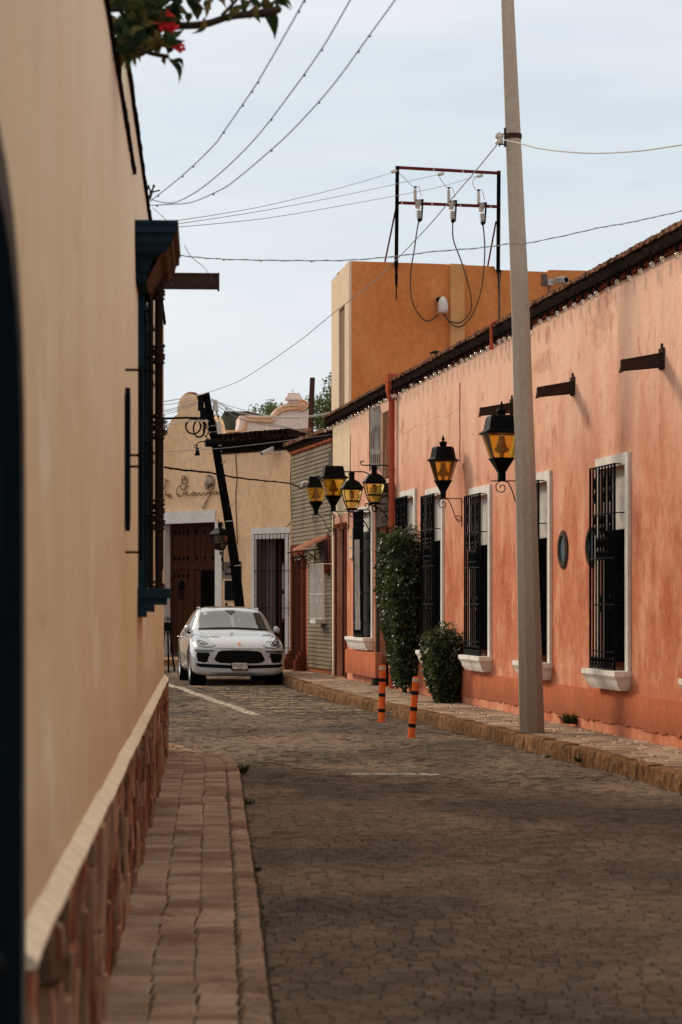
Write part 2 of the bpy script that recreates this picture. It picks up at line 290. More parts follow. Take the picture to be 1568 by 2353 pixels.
def amber(name, col, rough=.05, gloss=.12, tr=.14):
    m = bpy.data.materials.new(name); m.use_nodes = True; nt = m.node_tree; N = nt.nodes; L = nt.links; N.clear()
    o = N.new('ShaderNodeOutputMaterial'); t = N.new('ShaderNodeBsdfTransparent'); t.inputs[0].default_value = (*col, 1)
    d = N.new('ShaderNodeBsdfTranslucent'); d.inputs[0].default_value = (*[c**3*.9 for c in col], 1)
    g = N.new('ShaderNodeBsdfGlossy'); g.inputs['Roughness'].default_value = rough; g.inputs[0].default_value = (1, 1, 1, 1)
    a = N.new('ShaderNodeMixShader'); a.inputs[0].default_value = tr; L.new(t.outputs[0], a.inputs[1]); L.new(d.outputs[0], a.inputs[2])
    f = N.new('ShaderNodeFresnel'); f.inputs[0].default_value = 1.45
    b = N.new('ShaderNodeMixShader'); L.new(f.outputs[0], b.inputs[0]); L.new(a.outputs[0], b.inputs[1]); L.new(g.outputs[0], b.inputs[2]); L.new(b.outputs[0], o.inputs[0]); return m
m_amber = amber('amber_glass', (.995, .87, .53))
m_smoke = amber('milky_glass', (.42, .40, .36))
m_bulb = amber('clear_bulb_glass', (.98, .95, .90), tr=.16)
m_lampin = mat('lamp_reflector', (.42, .22, .06), .18, spec=.8, fine=0)
# road: worn setts, with worn paint in world position
m_road = mat('basalt_setts', (.172, .128, .096), .85, [((.085, .070, .060), .42, (1, .7, 1), .42, .58, .85), ((.235, .165, .115), .7, (1, .45, 1), .54, .70, .6), ((.055, .046, .040), 7, (1, 1, 1), .57, .68, .6), ((.26, .22, .18), 30, (1, 1, 1), .68, .74, .5)], 1.0, 45, island=.17, spec=.02)
m_roadbed = mat('sett_joint_sand', (.060, .046, .036), 1, [((.10, .08, .06), 4, (1, 1, 1), .5, .7, .7)], .5, 60)
def road_paint(m):
    nt = m.node_tree; N = nt.nodes; L = nt.links; b = N['Principled BSDF']; src = b.inputs['Base Color'].links[0].from_socket
    geo = N.new('ShaderNodeNewGeometry'); sp = N.new('ShaderNodeSeparateXYZ'); L.new(geo.outputs['Position'], sp.inputs[0])
    def M(op, a, b_, c=None):
        n = N.new('ShaderNodeMath'); n.operation = op
        for i, x in enumerate((a, b_, c)):
            if x is None: continue
            if isinstance(x, (int, float)): n.inputs[i].default_value = x
            else: L.new(x, n.inputs[i])
        return n.outputs[0]
    X, Y = sp.outputs[0], sp.outputs[1]
    nz = N.new('ShaderNodeTexNoise'); nz.inputs['Scale'].default_value = 9; nz.inputs['Detail'].default_value = 5; L.new(geo.outputs['Position'], nz.inputs[0]); nv = nz.outputs[0]
    ax, ay, bx, by = -3.5, 49.3, -1.27, 36.1; ln = math.hypot(bx-ax, by-ay); nx, ny = (by-ay)/ln, -(bx-ax)/ln
    d = M('ABSOLUTE', M('ADD', M('ADD', M('MULTIPLY', X, nx), M('MULTIPLY', Y, ny)), -(nx*ax+ny*ay)), 0)
    k = M('MULTIPLY', M('LESS_THAN', d, .085), M('GREATER_THAN', Y, 36.1))
    k = M('MULTIPLY', k, M('GREATER_THAN', nv, .40))
    h = M('MULTIPLY', M('GREATER_THAN', M('SINE', M('MULTIPLY', Y, 6.4), 0), .80), M('MULTIPLY', M('GREATER_THAN', Y, 36.6), M('LESS_THAN', Y, 48.5)))
    h = M('MULTIPLY', M('MULTIPLY', h, M('GREATER_THAN', d, .4)), M('GREATER_THAN', M('SUBTRACT', X, M('MULTIPLY', Y, -.169)), 5.05))
    h = M('MULTIPLY', h, M('GREATER_THAN', nv, .47))
    q = M('MULTIPLY', M('MULTIPLY', M('GREATER_THAN', Y, 23.15), M('LESS_THAN', Y, 23.42)), M('MULTIPLY', M('GREATER_THAN', X, .05), M('LESS_THAN', X, .95)))
    q = M('MULTIPLY', q, M('GREATER_THAN', nv, .46))
    for msk, col, am in ((k, (.50, .44, .34), .8), (h, (.50, .38, .20), .75), (q, (.42, .39, .35), .7)):
        x = N.new('ShaderNodeMixRGB'); L.new(M('MULTIPLY', msk, am), x.inputs[0]); L.new(src, x.inputs[1]); x.inputs[2].default_value = (*col, 1); src = x.outputs[0]
    L.new(src, b.inputs['Base Color'])
road_paint(m_road)
# ================================================================== GROUND
def lerp_tab(tab, y):
    if y <= tab[0][0]: i = 0
    elif y >= tab[-1][0]: i = len(tab)-2
    else:
        i = max(k for k in range(len(tab)-1) if tab[k][0] <= y)
    (a, p), (b, q) = tab[i], tab[i+1]
    return p+(q-p)*(y-a)/(b-a)
RK = [(5, 5.45), (21.2, 2.99), (27.86, 2.02), (34.9, .848), (40.5, -.09), (49.1, -1.18), (55, -1.85), (60, -2.9), (64, -4.7), (66.5, -7.5), (68, -13)]
LK = [(3, .06), (9.03, -.252), (13.3, -.46), (18.25, -.72), (23.6, -.995), (24.7, -1.12), (25.6, -1.5), (26.8, -1.75), (27.8, -2.1), (29.0, -3.4), (29.6, -7)]
def rk(y): return lerp_tab(RK, y)
def lk(y): return lerp_tab(LK, y)
def und(x, y):
    return .022*noise.noise(Vector((x*.55, y*.4, 0)))+.010*noise.noise(Vector((x*1.9, y*1.3, 4)))+.02*math.exp(-((y-23.4)/.7)**2)
g = MB(); g.add([(-200, -60, -.07), (200, -60, -.07), (200, 400, -.07), (-200, 400, -.07)], [(0, 1, 2, 3)])
struct('ground', g, m_joint)
def stones(mb, path_l, path_r, y0, y1, dy, dx, h, z0=lambda x, y: 0, jit=.2, bev=.012, cols=None, slope=0, wave=.03, tilt=.004, gap=.012, jj=.006):
    """courses of stones between two edges; each stone is a chamfered block with its own tilt"""
    y = y0; row = 0
    while y < y1:
        d = dy*(1+random.uniform(-jit, jit)); xl, xr = path_l(y+d/2), path_r(y+d/2); x = xl-random.uniform(0, dx)*(0 if cols else 1); ci = 0
        while x < xr-.02:
            if cols: wd = (xr-xl)*(cols[ci % len(cols)]+.022*noise.noise(Vector((y*.9, ci*7, 2)))*2); ci += 1
            else: wd = dx*(1+random.uniform(-jit*1.3, jit*1.3))
            a, b = max(x, xl)+gap/2, min(x+wd, xr)-gap/2
            if b-a > .03:
                dd = d if not cols else d
                def yy(xx, k): return k+wave*noise.noise(Vector((xx*.9, k*.5, 9)))*3-slope*(xx-xl)
                j = [random.uniform(-jj, jj) for _ in range(8)]
                tz = random.uniform(-tilt, tilt); tx = random.uniform(-tilt, tilt)
                zc = z0((a+b)/2, y+d/2)
                q = [(a+j[0], yy(a, y)+gap/2), (b+j[1], yy(b, y)+gap/2+j[2]), (b+j[3], yy(b, y+d)-gap/2), (a+j[4], yy(a, y+d)-gap/2+j[5])]
                cx = sum(p[0] for p in q)/4; cy = sum(p[1] for p in q)/4
                top = []
                for i_, p in enumerate(q):
                    fx = 1-bev/max(.03, (b-a)/2); fy = 1-bev/max(.02, d/2)
                    top.append((cx+(p[0]-cx)*fx, cy+(p[1]-cy)*fy, zc+h+(tz if i_ in (0, 1) else -tz)+(tx if i_ in (0, 3) else -tx)))
                mid = [(p[0], p[1], zc+h-bev*.8) for p in q]; bot = [(p[0], p[1], zc-.05) for p in q]
                n = len(mb.v); mb.v += [Vector(v) for v in bot+mid+top]
                for o_ in (0, 4):
                    for k in range(4): mb.f.append((n+o_+k, n+o_+(k+1) % 4, n+o_+4+(k+1) % 4, n+o_+4+k))
                mb.f.append((n+8, n+9, n+10, n+11))
            x += wd
        y += d; row += 1
rd = MB()
def left_edge(y): return lk(y)+.02 if y < 24.5 else (max(-.16*y-1.6, -9) if y > 29.7 else lk(y)+.02)
stones(rd, left_edge, lambda y: rk(y)-.0, 5, 34, .095, .105, .0, und, jit=.17, bev=.006, wave=.02, tilt=.0035, slope=.03, gap=.004, jj=.003)
stones(rd, left_edge, lambda y: rk(y)-.0, 34, 66, .11, .13, .0, und, jit=.17, bev=.006, wave=.02, tilt=.005, slope=.03, gap=.004, jj=.003)
struct('road', rd, m_road)
bedm = MB(); yy_ = [5+.3*i for i in range(205)]
for i in range(len(yy_)-1):
    a_, b_ = yy_[i], yy_[i+1]; n = 16; L0, R0, L1, R1 = left_edge(a_)-.05, rk(a_)+.04, left_edge(b_)-.05, rk(b_)+.04
    for k in range(n):
        p = [(L0+(R0-L0)*k/n, a_), (L0+(R0-L0)*(k+1)/n, a_), (L1+(R1-L1)*(k+1)/n, b_), (L1+(R1-L1)*k/n, b_)]
        bedm.add([(x, y_, und(x, y_)-.013) for x, y_ in p], [(0, 1, 2, 3)])
struct('road_bed', bedm, m_roadbed)
# right pavement: kerb blocks and slabs
pv = MB()
def wallx(y): return 7.12-.1483*y if y < 49 else (-.171-.2*(y-50) if y < 55.7 else max(-1.3-.9*(y-66.2)*-1 if False else -1.2, -9))
def pav_r(y):
    if y < 49: return 7.12-.1483*y+.02
    if y < 55.6: return -.171-.2*(y-50)+.1
    return -1.0
stones(pv, lambda y: rk(y)+.14, pav_r, 5, 66, .30, .34, .155, lambda x, y: .03*min(1, max(0, x-rk(y)))+.3*und(x, y), jit=.3, bev=.012, wave=.02, tilt=.004, gap=.008)
pb = MB(); ys = [5+i*1.5 for i in range(42)]
for y in ys:
    pb.add([(rk(y)+.1, y, .145), (pav_r(y)+.6, y, .15), (pav_r(y+1.5)+.6, y+1.5, .15), (rk(y+1.5)+.1, y+1.5, .145)], [(0, 1, 2, 3)])
struct('pavement_bed', pb, m_joint)
struct('pavement', pv, m_slab)
kb = MB(); y = 5.0
while y < 65:
    ln = random.uniform(.28, .62); y2 = y+ln; segs = 9; rings = []
    zt = .165+random.uniform(-.006, .01)
    for k in range(segs+1):
        yy = y+.008+(ln-.016)*k/segs; x0 = rk(yy); e = .008*noise.noise(Vector((yy*7, 0, 0)))
        dxx = (rk(yy+.3)-rk(yy-.3))/.6; nn = Vector((1, -dxx, 0)).normalized()
        base = Vector((x0, yy, 0))
        prof = [(.02, -.06), (-.006+e+random.uniform(-.006, .006), .0), (-.004+random.uniform(-.012, .012), .06), (.002+random.uniform(-.011, .011), .12), (.008+random.uniform(-.004, .004), zt-.010+random.uniform(-.008, .002)), (.024, zt), (.165, zt), (.165, -.06)]
        rings.append([base+nn*a+Vector((0, 0, z)) for a, z in prof])
    kb.loft(rings); y = y2
struct('kerb', kb, m_kerb)
# left pavement: three files of slabs, a row of kerb stones
lp = MB()
def lwx(y): return -.438-.0565*y+.03 if y < 26.2 else -9
stones(lp, lambda y: lwx(y), lambda y: lk(y)-.13, 4, 27.9, .20, .3, .085, lambda x, y: .3*und(x, y), jit=.5, bev=.008, cols=[.34, .33, .34], wave=.010, tilt=.002, gap=.007)
lkb = MB()
stones(lkb, lambda y: lk(y)-.125, lambda y: lk(y)+.0, 4, 27.9, .17, .125, .088, lambda x, y: .3*und(x, y), jit=.4, bev=.016, cols=[1.02], wave=.0, tilt=.006, gap=.012)
lb = MB(); yv = 4.0
while yv < 27.8:
    lb.add([(lwx(yv)-.2, yv, .072), (lk(yv)-.02, yv, .072), (lk(yv+.4)-.02, yv+.4, .072), (lwx(yv+.4)-.2, yv+.4, .072)], [(0, 1, 2, 3)]); yv += .4
struct('pavement_bed', lb, m_joint); struct('pavement', lp, m_slabl); struct('kerb', lkb, m_slabl)
# ================================================================== walls with openings
def holed(mb, pl, a0, a1, z0, z1, holes, depth, back=6.0):
    A = sorted({a0, a1, *[h[0] for h in holes], *[h[1] for h in holes]}); Z = sorted({z0, z1, *[h[2] for h in holes], *[h[3] for h in holes]})
    inside = lambda a, z: any(h[0] < a < h[1] and h[2] < z < h[3] for h in holes)
    for i in range(len(A)-1):
        for k in range(len(Z)-1):
            if not inside((A[i]+A[i+1])/2, (Z[k]+Z[k+1])/2):
                mb.add([pl.w(A[i], Z[k]), pl.w(A[i+1], Z[k]), pl.w(A[i+1], Z[k+1]), pl.w(A[i], Z[k+1])], [(0, 1, 2, 3)])
    for h in holes:
        d = depth
        for (p, q) in (((h[0], h[2]), (h[1], h[2])), ((h[1], h[2]), (h[1], h[3])), ((h[1], h[3]), (h[0], h[3])), ((h[0], h[3]), (h[0], h[2]))):
            mb.add([pl.w(*p), pl.w(*q), pl.w(*q, -d), pl.w(*p, -d)], [(0, 1, 2, 3)])
        mb.add([pl.w(h[0], h[2], -d), pl.w(h[1], h[2], -d), pl.w(h[1], h[3], -d), pl.w(h[0], h[3], -d)], [(0, 1, 2, 3)])
    mb.add([pl.w(a0, z1), pl.w(a1, z1), pl.w(a1, z1, -back), pl.w(a0, z1, -back)], [(0, 1, 2, 3)])
    mb.add([pl.w(a0, z0), pl.w(a0, z1), pl.w(a0, z1, -back), pl.w(a0, z0, -back)], [(0, 1, 2, 3)])
    mb.add([pl.w(a1, z0), pl.w(a1, z1), pl.w(a1, z1, -back), pl.w(a1, z0, -back)], [(0, 1, 2, 3)])
    mb.add([pl.w(a0, z0, -back), pl.w(a1, z0, -back), pl.w(a1, z1, -back), pl.w(a0, z1, -back)], [(0, 1, 2, 3)])
def eave_tiles(mb, pl, a0, a1, zt, o0, o1, pitch, th, jit=.3):
    a = a0
    while a < a1:
        ln = pitch*random.uniform(1-jit, 1+jit); dz = random.uniform(-.006, .006); oo = o1+random.uniform(-.12, .12)*o1
        mb.pbox(pl, a+.004, min(a+ln, a1)-.004, zt-th+dz+random.uniform(-.006, .006), zt+dz, o0, oo); a += ln
# ================================================================== LEFT HOUSE
lh = Thing('plastered_house', (-1.5, 16, 0), 'cream plastered house with rough stone base close by on the left of the street', 'house')
A = lambda y: y/LW.d.y
wl = MB()
door_s = (A(3.7), A(5.50))
win_s0, win_s1 = LW.S(318), LW.S(318)+1.15
z_s, z_t = 1.78, 3.75
holed(wl, LW, A(1.0), A(14.6), 0, 4.30, [(door_s[0], door_s[1], .0, 2.2)], .22, 7)
holed(wl, LW, A(14.6)+.0, A(26.1), 0, 4.68, [(win_s0, win_s1, z_s, z_t)], .3, 7)
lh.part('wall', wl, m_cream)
# stone base with limewashed sloping coping
sb = MB(); cop = MB(); a = A(5.585); 
random.seed(11)
prev = None
while a < A(26.08):
    ln = random.uniform(.06, .22); b = min(a+ln, A(26.08)); o = .042+random.uniform(-.016, .018)
    cuts = [0]
    while cuts[-1] < .845: cuts.append(cuts[-1]+random.uniform(.10, .42))
    cuts[-1] = .845
    if len(cuts) > 2 and cuts[-1]-cuts[-2] < .07: cuts.pop(-2)
    for z0_, z1_ in zip(cuts, cuts[1:]):
        rings = []; o_ = o+random.uniform(-.014, .014); sk_ = random.uniform(-.006, .006)
        for j_, z in enumerate((z0_+.004, z0_+.015, (z0_+z1_)/2, z1_-.015, z1_-.004)):
            oo = o_+random.uniform(-.007, .007)-(.012 if j_ in (0, 4) else 0); e_ = .004 if j_ in (0, 4) else 0
            rings.append([LW.w(a+.003+e_, z, -.02), LW.w(b-.003-e_, z, -.02), LW.w(b-.004-e_+sk_, z, oo-.006), LW.w((a+b)/2, z, oo+.004), LW.w(a+.004+e_, z, oo-.006)])
        sb.loft(rings)
    a = b
# base turns the corner
cdir = Pl(tuple(LW.w(A(26.08), 0, 0).xy), (-1, .12), (0, 1))
sb.pbox(LW, A(26.08), A(26.14), 0, .835, -6.5, .05)
lh.part('stone_base', sb, m_granite)
bmb = MB(); bmb.pbox(LW, A(5.585), A(26.08), 0, .80, .001, .018); lh.part('mortar', bmb, m_joint)
rings = []
n = 90
for i in range(n+1):
    a = A(5.585)+(A(26.17)-A(5.585))*i/n; wv = .012*noise.noise(Vector((a*1.0, 3, 0)))*2+.009*noise.noise(Vector((a*3.1, 8, 0)))
    rings.append([LW.w(a, .888+wv, 0.0), LW.w(a, .878+wv, .020), LW.w(a, .852+wv, .052), LW.w(a, .836+wv, .050), LW.w(a, .828+wv, -.01)])
cop.loft(rings); lh.part('coping', cop, m_band, smooth=40)
# roof edge: thin dark tile edging, the far half stands higher
ea = MB(); eave_tiles(ea, LW, A(1.0), A(14.85), 4.335, -.3, .020, .17, .035); lh.part('roof_edge', ea, m_tiledark)
ea = MB(); eave_tiles(ea, LW, A(13.4), A(26.2), 4.715, -.3, .022, .17, .035); lh.part('roof_edge', ea, m_tiledark)
rs = MB(); rs.ppoly(LW, [(A(13.4), 4.30), (A(14.6), 4.30), (A(14.6), 4.69), (A(13.4), 4.69)], -.02, .0); lh.part('parapet', rs, m_cream)
# arched door beside the camera
fr = MB(); ac = (door_s[0]+door_s[1])/2; hw = (door_s[1]-door_s[0])/2
def arch(hw, zs, rise, n=14): return [(ac+hw*math.cos(math.pi*k/n), zs+rise*math.sin(math.pi*k/n)**.8) for k in range(n+1)]
for (h0, h1, o) in ((hw+.0, hw+.075, .026),):
    ip = [(ac+h0, 0)]+arch(h0, 1.9, .62)+[(ac-h0, 0)]; op = [(ac+h1, 0)]+arch(h1, 1.9, .75)+[(ac-h1, 0)]
    for k in range(len(ip)-1):
        fr.ppoly(LW, [ip[k], op[k], op[k+1], ip[k+1]], -.02, o)
dr = MB(); dr.ppoly(LW, [(ac+hw-.005, .1)]+arch(hw-.005, 1.9, .61)+[(ac-hw+.005, .1)], -.05, .022)
dd = lh.part('door', dr, m_navy); lh.part('door_surround', fr, m_greystone, dd)
kn = MB(); kn.lathe(LW.w(ac-.5, 1.05, .022), [(.0, 0), (.012, 0), (.012, .03), (.028, .04), (.03, .06), (.015, .075), (.0, .078)], 10, axis=tuple(LW.n.to_3d())); lh.part('door_handle', kn, m_iron, dd)
# moulded blue window with crown cornice
wf = MB()
for (a0, a1, z0, z1) in ((win_s0, win_s0+.09, z_s, z_t), (win_s1-.09, win_s1, z_s, z_t), (win_s0+.09, win_s1-.09, z_t-.09, z_t)):
    wf.pbox(LW, a0-.05, a1+.02, z0-.02, z1+.02, -.1, .035)
win = lh.part('window', wf, m_blue)
gl = MB(); gl.pbox(LW, win_s0+.02, win_s1-.02, z_s, z_t, -.2, -.17); lh.part('pane', gl, m_void, win)
mu = MB()
for k in range(1, 3): mu.pbox(LW, win_s0+.08, win_s1-.08, z_s+k*.62, z_s+k*.62+.04, -.17, -.12)
mu.pbox(LW, ac*0+(win_s0+win_s1)/2-.03, (win_s0+win_s1)/2+.03, z_s, z_t, -.17, -.12); lh.part('sash', mu, m_greystone, win)
ca0 = LW.S(310); ca1 = ca0+1.5; zc1 = EYE+(HY-505)/F*LW.w(ca0, 0).y
prof = [(0, -.36), (.065, -.36), (.075, -.31), (.095, -.295), (.10, -.235), (.125, -.215), (.19, -.19), (.215, -.15), (.23, -.14), (.24, -.09), (.262, -.075), (.262, -.03), (.27, -.02), (.27, 0), (0, 0)]
cb = MB(); rings = []
# mitred returns: ring 0 dies into the wall, ring 1 stands out (the profile runs round the corner)
for (sgn, aa) in ((-1, ca0+.27), (1, ca1-.27)):
    rings.append([LW.w(aa+sgn*o_, zc1+z, o_) for o_, z in prof])
cb.loft(rings, cap=False)
for (sgn, aa) in ((-1, ca0+.27), (1, ca1-.27)):
    cb.loft([[LW.w(aa+sgn*o_, zc1+z, 0) for o_, z in prof], [LW.w(aa+sgn*o_, zc1+z, o_) for o_, z in prof]], cap=False)
lh.part('cornice', cb, [m_blue], win)
cw = MB(); cw.loft([[LW.w(ca0+.27-o_*.97, zc1+z-.001, o_*.997) for o_, z in prof], [LW.w(ca1-.27, zc1+z-.001, o_+.0015) for o_, z in prof]], cap=False)
cf = MB(); cf.loft([[LW.w(ca0+.27-o_*1.0, zc1+z, o_+.003) for o_, z in prof[1:-1]], [LW.w(ca1-.27+o_, zc1+z, o_+.003) for o_, z in prof[1:-1]]], cap=False)
lh.part('cornice_shade_face', cf, m_umber, win)  # street side of the blue cornice, its shade put in as brown
sa0 = LW.S(316); sa1 = sa0+1.3
ss = MB(); ss.pbox(LW, sa0, sa1, 1.70, 1.765, -.05, .20); ss.pbox(LW, sa0+.02, sa1-.02, 1.655, 1.70, -.02, .175)
ss.ppoly(LW, [(sa0+.02, 1.655), (sa0+.02, 1.575), (sa0+.14, 1.575), (sa0+.14, 1.655)], 0, .06); ss.ppoly(LW, [(sa0+.02, 1.655), (sa0+.02, 1.61), (sa0+.14, 1.61), (sa0+.14, 1.655)], .06, .11)
lh.part('sill', ss, m_blue, win)
# timber corner post tied to the window bars
po = MB(); pa = sa0+.55; pz = lambda u, v: LW.Z(u, v, .12)
y_post = LW.w(pa, 0, .13); po.tube([y_post+Vector((0, 0, z)) for z in (1.77, 2.3, 3.0, 3.6, zc1-.33)], [.026, .029, .028, .029, .026], 8)
lh.part('post', po, m_postwood, win)
rp = MB()
for v0, hgt in ((660, .16), (810, .14), (980, .16), (1178, .22), (1345, .07)):
    zc = EYE+(HY-v0)/F*y_post.y
    rp = MB()
    for k in range(int(hgt/.016)):
        z = zc-hgt/2+k*.016; rr = .033+.004*math.sin(k*2.1); tl = .014*math.sin(k*1.3)
        rp.tube([y_post+Vector((rr*math.cos(t), rr*math.sin(t), z+tl*math.cos(t))) for t in [i*math.pi/5 for i in range(11)]], .0095, 5)
    lh.part('rope_binding', rp, m_bark, win)

gr = MB()
for k in range(6):
    aa = win_s0+.06+k*.2; gr.tube([LW.w(aa, 1.77, .07), LW.w(aa, z_t+.1, .07)], .010, 6)
for v0 in (700, 808, 839, 1010, 1032, 1180, 1191):
    z = EYE+(HY-v0)/F*15.6; gr.tube([LW.w(win_s0-.02, z, .0), LW.w(win_s0-.02, z, .08), LW.w(win_s0+1.1, z, .08)], .007, 5)
lh.part('grille', gr, m_iron, win)
# slim board and rod held off the wall (two sets)
def rod_set(a, off, zlist, z0, z1, bz0, bz1, name):
    t = MB(); t.tube([LW.w(a, z0, off), LW.w(a, z1, off)], .009, 6)
    for z in zlist: t.tube([LW.w(a, z, 0), LW.w(a, z, off)], .008, 6)
    r = lh.part('wall_rod', t, m_iron)
    s = MB(); s.ppoly(LW, [(a-.14, bz0), (a-.02, bz0+.06), (a-.02, bz1-.05), (a-.10, bz1), (a-.14, bz1-.04)], .004, .03); lh.part('backing_board', s, m_navy, r)
aR = LW.S(287)+.1; yR = LW.w(aR, 0).y; zR = lambda v: EYE+(HY-v)/F*yR
rod_set(aR, .088, [zR(850), zR(1046), zR(1072), zR(1269)], zR(1290), zR(840), zR(1222), zR(894), 'a')
aR2 = LW.S(366); yR = LW.w(aR2, 0).y
rod_set(aR2, .035, [zR(1040), zR(1265)], zR(1310), zR(962), zR(1200), zR(1040), 'b')
# iron rain spout
def spout(th, pl, a, z, ln, h, droop, mat_, wdt=.12, tipk=1.0):
    m = MB(); p0 = pl.w(a, z, -.1); p1 = pl.w(a, z-droop, ln); sdir = pl.d.to_3d()*wdt/2; up = Vector((0, 0, h)); t = .012
    def bar(o1, o2, z0, z1):
        m.hexa([p0+sdir*o1+up*z0, p0+sdir*o2+up*z0, p1+sdir*o2+up*z0*tipk, p1+sdir*o1+up*z0*tipk, p0+sdir*o1+up*z1, p0+sdir*o2+up*z1, p1+sdir*o2+up*z1*tipk, p1+sdir*o1+up*z1*tipk])
    bar(-1, -.86, 0, 1); bar(.86, 1, 0, 1); bar(-.86, .86, 0, .12)
    # stiffening lips
    bar(-1.12, -1, .92, 1.02); bar(1, 1.12, .92, 1.02); bar(-1.1, -1, -.02, .06)
    q = p1; up = up*tipk; m.hexa([q+sdir*-1.15+up*-.12, q+sdir*1.15+up*-.12, q+sdir*1.15+up*-.12+pl.n.to_3d()*.015, q+sdir*-1.15+up*-.12+pl.n.to_3d()*.015, q+sdir*-1.15+up*1.04, q+sdir*-1.0+up*1.04, q+sdir*-1.0+up*1.04+pl.n.to_3d()*.015, q+sdir*-1.15+up*1.04+pl.n.to_3d()*.015])
    # wall flange
    up = up/tipk; m.pbox(pl, a-wdt/2-.03, a+wdt/2+.03, z-.03, z+h+.03, -.01, .02); m.pbox(pl, a-.012, a+.012, z+h+.03, z+h+.08, 0, .02)
    return th.part('drain_spout', m, mat_)
sa = A(20.6); spout(lh, LW, sa, LW.Z(355, 681), .55, .125, .0, m_rust, .11)
# ================================================================== RIGHT HOUSE
B = lambda y: y/RW.d.y
rh = Thing('coral_house', (3.5, 30, 0), 'long coral plastered single storey house with white framed windows along the right pavement', 'house')
ZW = 5.30
wins = [(22.80, 3.33), (26.55, 3.33), (30.22, 3.33), (33.8, 3.33), (37.28, 3.48), (39.66, 3.55)]
holes = []
for y, zt in wins: holes.append((B(y)+.16, B(y)+1.28, .93, zt-.14))
fw0, fw1 = RW.S(859)+.12, RW.S(818); holes.append((fw0, fw1, 1.03, 3.34))
dr0, dr1 = RW.S(795.5), RW.S(773.5); holes.append((dr0, dr1, .18, RW.Z(784, 1214)))
sd0, sd1 = RW.S(903), RW.S(872); holes.append((sd0, sd1, .18, 3.02))
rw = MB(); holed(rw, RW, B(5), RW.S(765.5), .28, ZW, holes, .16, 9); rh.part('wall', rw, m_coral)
rb = MB(); rb.pbox(RW, B(5), sd0-.1, 0, .28, -.3, -.05); rb.pbox(RW, sd1+.1, dr0-.08, 0, .28, -.3, -.05); rh.part('base_strip', rb, m_redbase)
# dado with ragged lower edge
dd = MB(); a = B(5)
while a < sd0-.35:
    b = min(a+random.uniform(.1, .3), sd0-.32); z = .30+random.uniform(-.012, .02)
    dd.pbox(RW, a, b, z, .665, -.01, .016); a = b
rh.part('dado', dd, m_coral2)
pb_ = MB(); pb_.pbox(RW, RW.S(866.5, .1), RW.S(797, .1), .33, .97*.0+RW.Z(840, 1497, .1), 0, .13); rh.part('plinth_block', pb_, m_coral2)
cp = MB(); cp.pbox(RW, RW.S(804), RW.S(765.7), RW.Z(785, 1182), ZW-.02, 0, .004); cp.pbox(RW, RW.S(768.5), RW.S(765.6), .2, RW.Z(767, 1182), 0, .02); rh.part('cream_panel', cp, m_creamp)
# eave: brick dentils, dark board, rough tile slabs
e1 = MB(); eave_tiles(e1, RW, B(5), RW.S(757), ZW+.02, -.05, .045, .07, .06, .1); rh.part('brick_dentils', e1, m_redbase)
e2 = MB(); e2.pbox(RW, B(5), RW.S(757), ZW+.022, ZW+.155, -.1, .095); rh.part('eave_board', e2, m_tiledark)
e3 = MB(); eave_tiles(e3, RW, B(5), RW.S(756), ZW+.185, -.3, .125, .10, .028, .35); eave_tiles(e3, RW, B(5), RW.S(756), ZW+.215, -.3, .105, .07, .028, .35); rh.part('eave_tiles', e3, m_tile)
# windows
def scroll_grille(pl, a0, a1, z0, z1, off, nb, hz, stays, orn):
    m = MB(); t = .011
    for k in range(nb):
        a = a0+(a1-a0)*k/(nb-1); m.tube([pl.w(a, z0, off), pl.w(a, z1, off)], .0115 if k not in (0, nb-1) else .014, 4)
    for z in hz:
        m.pbox(pl, a0-.01, a1+.01, z-.007, z+.007, off-.012, off+.012)
        m.tube([pl.w(a0, z, off), pl.w(a0-.0, z, 0), pl.w(a0-.12, z, -.0)], .007, 4)
        m.tube([pl.w(a1, z, off), pl.w(a1, z, -.05)], .007, 4)
    st = (a1-a0)/(nb-1)
    for (zc, hh, kk) in orn:
        for k in kk:
            a = a0+st*(k+.5)
            m.tube([pl.w(a+st*.42*math.cos(t_), zc+hh*math.sin(t_), off) for t_ in [i*math.pi/6 for i in range(13)]], t, 4)
            for sg in (-1, 1):
                m.tube([pl.w(a+st*.25*sg*math.cos(t_)*(1-t_/8), zc+sg*hh*.5+hh*.3*math.sin(t_), off) for t_ in [i*.6 for i in range(9)]], t, 4)
    return m
def sill_mb(pl, a0, a1, zt, zb, pr):
    m = MB(); h = zt-zb
    pf = [(1.0, 0), (1.0, -.055), (.93, -.075), (.86, -.09), (.80, -.12), (.74, -.16), (.60, -h+.02), (.55, -h)]
    rings = []
    for k, z in pf:
        e = pr*(1-k); rings.append([pl.w(a0+e, zt+z, -.01), pl.w(a1-e, zt+z, -.01), pl.w(a1-e, zt+z, pr*k), pl.w(a0+e, zt+z, pr*k)])
    return m.loft(rings)
